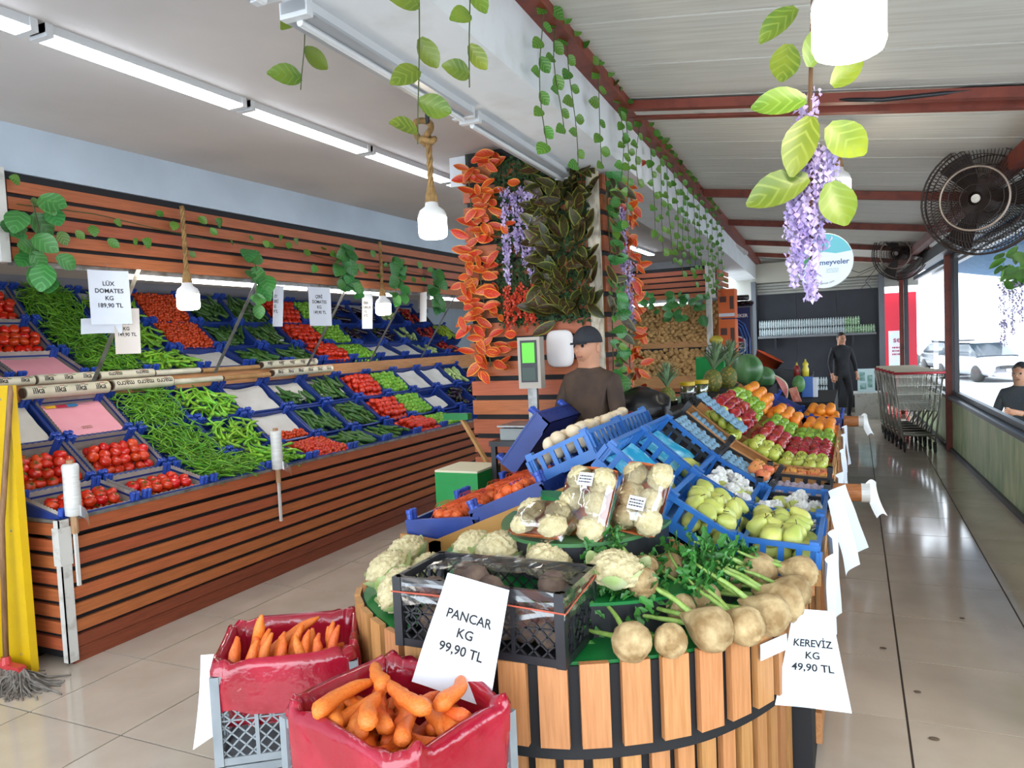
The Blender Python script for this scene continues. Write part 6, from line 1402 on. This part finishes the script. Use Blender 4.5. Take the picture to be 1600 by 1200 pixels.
# ---------------------------------------------------------------- people
m_skin = mat('skin', 'b98467', .55, sub=.1); m_hair = mat('dark_hair', '1d1815', .6)
def person(label, M, pose, mats, cut, hair='short', group=None):
    """pose: joint dict; mats: (skin, top, trousers, shoes); cut: heights of the clothing edges"""
    J = dict(pel=(0, 0, .95), sp=(0, 0, 1.12), ch=(0, 0, 1.32), nk=(0, -.01, 1.48), hb=(0, -.02, 1.56), ht=(0, -.02, 1.66),
             sl=(.17, 0, 1.40), el=(.23, .02, 1.13), wl=(.22, -.06, .90), sr=(-.17, 0, 1.40), er=(-.23, .02, 1.13), wr=(-.22, -.06, .90),
             hl=(.09, 0, .90), kl=(.10, -.01, .50), al=(.10, .02, .09), tl=(.10, -.13, .035), hr=(-.09, 0, .90), kr=(-.10, -.01, .50), ar=(-.10, .02, .09), tr=(-.10, -.13, .035)); J.update(pose)
    RD = dict(pel=.135, sp=.125, ch=.145, nk=.055, hb=.085, ht=.088, sl=.065, el=.045, wl=.030, sr=.065, er=.045, wr=.030, hl=.095, kl=.062, al=.042, tl=.035, hr=.095, kr=.062, ar=.042, tr=.035)
    E_ = [('pel', 'sp'), ('sp', 'ch'), ('ch', 'nk'), ('nk', 'hb'), ('hb', 'ht'), ('ch', 'sl'), ('sl', 'el'), ('el', 'wl'), ('ch', 'sr'), ('sr', 'er'), ('er', 'wr'), ('pel', 'hl'), ('hl', 'kl'), ('kl', 'al'), ('al', 'tl'), ('pel', 'hr'), ('hr', 'kr'), ('kr', 'ar'), ('ar', 'tr')]
    for sd in 'lr':
        w_ = Vector(J['w'+sd]); d = (w_-Vector(J['e'+sd])).normalized(); sg_ = 1 if sd == 'l' else -1; J['p'+sd] = tuple(w_+d*.06); RD['p'+sd] = .027; E_.append(('w'+sd, 'p'+sd))
        side = d.cross(Vector((0, 1, 0)))
        side = side.normalized() if side.length > .1 else Vector((1, 0, 0))
        for f in range(4):
            k1, k2 = 'f%s%d' % (sd, f), 'g%s%d' % (sd, f); J[k1] = tuple(Vector(J['p'+sd])+d*.045+side*(f-1.5)*.019); J[k2] = tuple(Vector(J[k1])+d*(.03+.008*(f in (1, 2)))+Vector((0, -.012, 0))); RD[k1] = .0095; RD[k2] = .008; E_ += [('p'+sd, k1), (k1, k2)]
        k1 = 'th'+sd; J[k1] = tuple(w_+d*.055+side*.045*sg_); RD[k1] = .0105; E_.append(('p'+sd, k1))
    names = list(J); me = bpy.data.meshes.new('body'); me.from_pydata([J[k] for k in names], [(names.index(a), names.index(b)) for a, b in E_], [])
    o = bpy.data.objects.new('tmp', me); COL.objects.link(o); md = o.modifiers.new('skin', 'SKIN'); md.use_smooth_shade = True
    for i, k in enumerate(names):
        sv = me.skin_vertices[0].data[i]; sv.radius = (RD[k]*(1.15 if k in ('ch', 'pel', 'sp') else 1), RD[k]*(.8 if k in ('ch', 'sp', 'pel') else 1)); sv.use_root = (k == 'pel')
    sub = o.modifiers.new('sub', 'SUBSURF'); sub.levels = 2; sub.render_levels = 2
    bpy.context.view_layer.update(); bm_ = bpy.data.meshes.new_from_object(o.evaluated_get(bpy.context.evaluated_depsgraph_get())); bpy.data.objects.remove(o)
    bm_.materials.clear()
    for m in mats: bm_.materials.append(m)
    for p in bm_.polygons:
        c = p.center; hand = min((c-Vector(J['p'+s_])).length for s_ in 'lr') < .105
        p.material_index = 0 if (c.z > cut[0] or hand) else 1 if c.z > cut[1] else 2 if c.z > .085 else 3
    t = thing('person', label, 'person', M, group); link('body', bm_, t)
    h = Vector(J['ht']); hc = h-Vector((0, 0, .05))
    part('head', MB().blob(lambda d: hc+Vector((d.x*.076, d.y*.095+(-.008 if d.z < 0 else 0), d.z*.118))*(1-.10*max(0, -d.z)), 18, 14), mats[0], t, smooth=True)
    part('nose', MB().add([hc+Vector(v) for v in ((-.014, -.094, -.02), (.014, -.094, -.02), (0, -.118, -.022), (0, -.095, .022))], [(0, 1, 2), (0, 2, 3), (1, 3, 2)]), mats[0], t)
    for s in (-1, 1):
        part('eye', MB().blob(lambda d: hc+Vector((s*.030, -.088, .010))+d*.011, 8, 6), mat('eye', '2a1f1a', .3), t); part('ear', MB().blob(lambda d: hc+Vector((s*.078, .005, -.005))+Vector((d.x*.010, d.y*.018, d.z*.03)), 8, 6), mats[0], t)
    part('mouth', MB().box(hc+Vector((0, -.092, -.055)), (.042, .012, .008)), mat('lips', '8f5248', .6), t)
    if hair == 'cap':
        part('cap', MB().blob(lambda d: hc+Vector((d.x*.085, d.y*.104, .03+max(d.z, -.02)*.105)), 18, 12).grid(lambda u, v: hc+Vector(((u-.5)*.13, -.09-.06*v*(1-(2*u-1)**2), .032-.012*v)), 8, 3), mat('dark_cap', '23252c', .8), t, smooth=True)
    else:
        lo = -.35 if hair == 'long' else .05
        part('hair', MB().blob(lambda d: hc+Vector((d.x*.084, .010+max(d.y, -.80)*.102, .012+max(d.z, lo if d.y > -.25 else .42)*.122)), 18, 14), m_hair, t, smooth=True)
    return t
m_brown = mat('brown_jacket', '3a2c24', .85, '4b3a2e', 9); m_blk = mat('black_cloth', '17171b', .85, '222227', 9); m_jean = mat('dark_trousers', '23262e', .85); m_shoe = mat('dark_shoe', '1a1716', .6); m_tee = mat('dark_teal_shirt', '1d2530', .8, '26303c', 8)
person('person in a dark cap and brown jacket standing before the pillar', T(-1.44, 4.27, -.0) @ S(.965) @ RZ(-.35), dict(el=(.24, -.04, 1.14), wl=(.16, -.24, 1.05), er=(-.25, -.04, 1.15), wr=(-.16, -.24, 1.08)), (m_skin, m_brown, m_jean, m_shoe), (1.49, .92), 'cap')
person('person in black clothes walking at the far end of the aisle', T(-.22, 14.2, .0) @ RZ(.5) @ S(.88), dict(kl=(.10, -.14, .50), al=(.10, -.05, .09), tl=(.10, -.2, .04), kr=(-.10, .02, .50), ar=(-.10, .2, .12), tr=(-.10, .08, .04), el=(.25, -.03, 1.13), wl=(.24, -.12, .92)), (m_skin, m_blk, m_blk, m_shoe), (1.49, .9), 'long')
person('person in a dark shirt standing outside the window, arm folded', T(1.60, 9.45, -.58) @ RZ(-.5), dict(el=(.25, -.02, 1.15), wl=(.05, -.24, 1.22), er=(-.25, -.02, 1.15), wr=(-.08, -.24, 1.14)), (m_skin, m_tee, m_jean, m_shoe), (1.49, .92), 'short')
# ---------------------------------------------------------------- weighing corner in front of the pillar
gt = thing('green_table', 'small table draped in bright green cloth in front of the pillar', 'table', T(-2.16, 4.05, 0)); part('cloth', MB().bb(-.17, .12, -.16, .16, .02, .84), m_gbag, gt); part('paper_top', MB().bb(-.17, .12, -.16, .16, .84, .852), mat('cream_top', 'd9d2b4', .7), gt)
dk = thing('weighing_table', 'dark table holding the shop scale', 'table', T(-1.86, 4.22, 0)); part('top', MB().bb(-.17, .20, -.18, .18, .98, 1.01), m_blackp, dk)
for sx in (-.15, .18):
    for sy in (-.15, .15): part('leg', MB().bb(sx-.015, sx+.015, sy-.015, sy+.015, 0, .98), m_blackp, dk)
wsx = thing('shop_scale', 'shop weighing scale with an upright green-lit display', 'scale', T(-1.84, 4.22, 1.012)); part('base', MB().bb(-.14, .14, -.12, .12, 0, .07), mat('scale_grey', '8d9290', .4), wsx); part('pan', MB().bb(-.15, .15, -.14, .14, .08, .09), m_steel, wsx); part('column', MB().bb(-.03, .03, .08, .11, .07, .32), m_steel, wsx)
part('display_head', MB().bb(-.075, .075, .05, .12, .30, .62), mat('scale_beige', 'a39b90', .5), wsx); part('bezel', MB().bb(-.055, .055, .045, .05, .34, .60), m_blackp, wsx); part('screen', MB().bb(-.042, .042, .042, .045, .46, .585), mat('green_screen', '4ea32c', .4, emis=.5), wsx); part('keypad', MB().bb(-.045, .045, .042, .045, .35, .43), mat('keypad', '3a4a44', .5), wsx)
def mound(nm, lab, cat, x, y, z, sx, sy, sz, m, seed, amp=.18):
    return tag(link(nm, MB().blob(lambda d: Vector((d.x*sx, d.y*sy, max(d.z, -.3)*sz))*(1+amp*noise.noise(d*2.4+Vector((seed, 0, 0)))+amp*.3*noise.noise(d*7)), 26, 16).mesh(nm, m, True), None, T(x, y, z)), lab, cat)
mound('black_bag', 'slumped black plastic bag on the ridge beside the pillar', 'bag', -1.22, 4.55, 1.14, .20, .16, .14, mat('black_bag', '141418', .35), 2)
mound('paper_bag', 'crumpled brown paper bag below the person in the cap', 'bag', -1.66, 4.05, .90, .10, .09, .17, mat('brown_paper', '7d5a3a', .8, '6a4a2e', 6), 5)
for k in range(3): tag(link('red_onion', ONI[0].copy(), None, T(-1.26+.06*k, 4.22+.03*k, 1.12+.02*(k % 2))), 'red onion beside the black bag, %s of three' % ('left', 'middle', 'right')[k], 'onion', 'red onions').data.materials[0] = mat('red_onion_skin', '8a2f3c', .35)
tag(link('onion_rest', MB().bb(-1.34, -1.08, 4.14, 4.36, 1.06, 1.085).mesh('onion_rest', m_black)), 'small dark ledge under the red onions', 'ledge')
br = thing('hand_brush', 'wooden handled brush with green head lying at the counter edge', 'brush', T(-2.35, 4.3, 1.0)); part('handle', MB().bar((0, 0, .12), (.20, -.05, -.16), .028, .02), m_kraft, br); part('head', MB().box((-.03, 0, .135), (.18, .06, .04)), m_green, br)
tag(link('plastic_tray', MB().blob(lambda d: Vector((math.copysign(abs(d.x)**.5, d.x)*.095, d.y*.02, math.copysign(abs(d.z)**.5, d.z)*.12)), 22, 14).mesh('plastic_tray', mat('white_plastic', 'd8d4d4', .4), True), None, T(-1.73, 4.53, 1.55)), 'rounded white plastic tray hung on the pillar beside the cap', 'tray')
# ---------------------------------------------------------------- street: fridge, cars, awning, plants
rf = thing('red_fridge', 'red drinks fridge standing outside beyond the trolleys', 'fridge', T(.83, 16.7, 0)); part('cabinet', MB().bb(-.30, .28, 0, .6, 0, 2.25), mat('fridge_red', 'c22338', .35), rf); part('poster', MB().bb(-.22, .12, -.006, 0, .75, 1.5), mat('poster_pale', 'b9d6dc', .5, 'd8c9d2', 9), rf)
link('lettering', text_mesh('sen', .16, mat('poster_ink', '9a3a55', .6), None, .003), rf, T(-.03, -.009, 1.32) @ RX(PI/2)); link('fine_print', scribble(.22, .2, 3, mat('poster_ink', '9a3a55', .6)), rf, T(-.05, -.009, 1.1) @ RX(PI/2))
def car(M, m, label, plate='34 TR 1923', van=False):
    t = thing('car', label, 'car', M); st_ = [(0, .62, .35, .62), (.12, .80, .22, .74), (.6, .88, .20, .86), (1.2, .90, .20, .95), (2.6, .90, .20, .97), (3.8, .88, .22, .98), (4.2, .80, .28, .90)]
    def loft(stn, n_=20, sq=.45):
        V = []; F = []
        for y, w_, zb, zt in stn:
            for k in range(n_): a = 2*PI*k/n_; V.append((math.copysign(abs(math.cos(a))**sq, math.cos(a))*w_, y, (zb+zt)/2+math.copysign(abs(math.sin(a))**sq, math.sin(a))*(zt-zb)/2))
        for i in range(len(stn)-1):
            for k in range(n_): F.append((i*n_+k, i*n_+(k+1) % n_, (i+1)*n_+(k+1) % n_, (i+1)*n_+k))
        F += [tuple(range(n_)), tuple(range(len(stn)*n_-1, (len(stn)-1)*n_-1, -1))]; return MB().add(V, F)
    part('body', loft(st_), m, t, smooth=True); top = 1.9 if van else 1.46
    part('cabin', loft([(1.0, .74, .85, .95), (1.75, .68, .85, top-.03), (3.2, .68, .85, top), (4.0, .70, .85, 1.05)]), mat('car_glass', '2f3a42', .1), t, smooth=True); part('roof', loft([(1.7, .62, top-.06, top-.01), (2.4, .66, top-.05, top+.02), (3.3, .62, top-.05, top)]), m, t, smooth=True)
    part('grille', MB().bb(-.45, .45, -.02, .05, .50, .60).bb(-.5, .5, -.03, .06, .26, .38), m_blackp, t); pl = part('number_plate', MB().bb(-.26, .26, -.05, -.02, .40, .50), m_tagw, t); link('fine_print', scribble(.42, .06, 1, m_ink, 4), pl, T(0, -.052, .45) @ RX(PI/2))
    for s in (-1, 1):
        part('headlamp', MB().blob(lambda d: Vector((s*.62+d.x*.14, .10+d.y*.1, .64+d.z*.07)), 12, 8), mat('headlamp', 'd8dde0', .1), t, smooth=True)
        for y in (.8, 3.4): part('wheel', MB().lathe([(.12, -.1), (.31, -.1), (.32, 0), (.31, .1), (.12, .1)], 18, T(s*.80, y, .31) @ RY(PI/2)), m_rub, t, smooth=True)
    part('bumper', loft([(-.04, .70, .24, .42), (.1, .84, .22, .44)]), m, t, smooth=True)
G = -.6
car(T(5.1, 31.5, G) @ RZ(.35), mat('silver_paint', 'b9bdc4', .25, metal=.5), 'silver car parked facing the shop in the street')
car(T(4.55, 36.0, G) @ RZ(.25), mat('black_paint', '23262b', .2), 'dark car parked behind the silver car', '34 BG 411')
car(T(3.8, 46.0, G) @ RZ(1.5) @ S(1.15), mat('white_paint', 'e4e8ea', .25), 'white van parked across the street', '34 VN 88', True)
aw = thing('blue_awning', 'blue street awning sloping out above the windows', 'awning', T(1.70, 8, 2.52))
part('canopy', MB().add([(-.2, -6, .12), (1.5, -6, -.22), (1.3, 8, -.22), (-.5, 8, .12), (-.2, -6, .10), (1.5, -6, -.24), (1.3, 8, -.24), (-.5, 8, .10)], [(0, 1, 2, 3), (7, 6, 5, 4), (0, 4, 5, 1), (1, 5, 6, 2), (2, 6, 7, 3), (3, 7, 4, 0)]), mat('awning_blue', '2b6a96', .7), aw); part('valance', MB().bar((1.5, -6, -.32), (1.3, 8, -.32), .02, .2), mat('awning_blue', '2b6a96', .7), aw); part('arm', MB().bar((0, -3, -.1), (1.5, -3, -.28), .05).bar((0, 3, -.1), (1.4, 3, -.28), .05).bar((.0, -6, .02), (-.35, 8, .02), .08), m_housing, aw)
hb_ = thing('hanging_plant', 'light green leafy plant hanging outside the nearest window', 'plant', T(1.42, 8.6, 2.15)); m_lg = mat('light_leaf', '5d9a30', .45, '7ab544', 8, var=.2); LGL = [leaf_strip(.16, .07, -.6, .2, m_lg), leaf_strip(.14, .065, .5, 0, m_lg)]
part('cord', MB().tube([(0, 0, .4), (0, 0, 0)], .004, 4), m_stem, hb_)
for k in range(46): link('leaf', LGL[k % 2], hb_, leafM((q.uniform(-.15, .28), q.uniform(-.4, .25), q.uniform(-.22, .14)), (q.uniform(-1, 1), q.uniform(-1, .3), q.uniform(-1, .1)), (-.6, -1, .3), q.uniform(.8, 1.3)))
blossoms('wisteria', 'pale lilac wisteria strings hanging outside the nearest window', (1.5, 8.3, 2.0), [(1.34+.055*i, 8.75-.11*i, 2.02-.03*(i % 3), 1.35+.12*(i % 4)) for i in range(9)], None, mat('pale_petal', 'b7a6cc', .6), .022, 42, .06)
hs = struct('wall_street', MB().bb(-10, 60, 62, 63, -.6, 9), mat('far_building', 'c9cdd0', .8, 'b3b8bc', .3), label='pale building across the street')
for p_ in Pile.all: p_.flush()
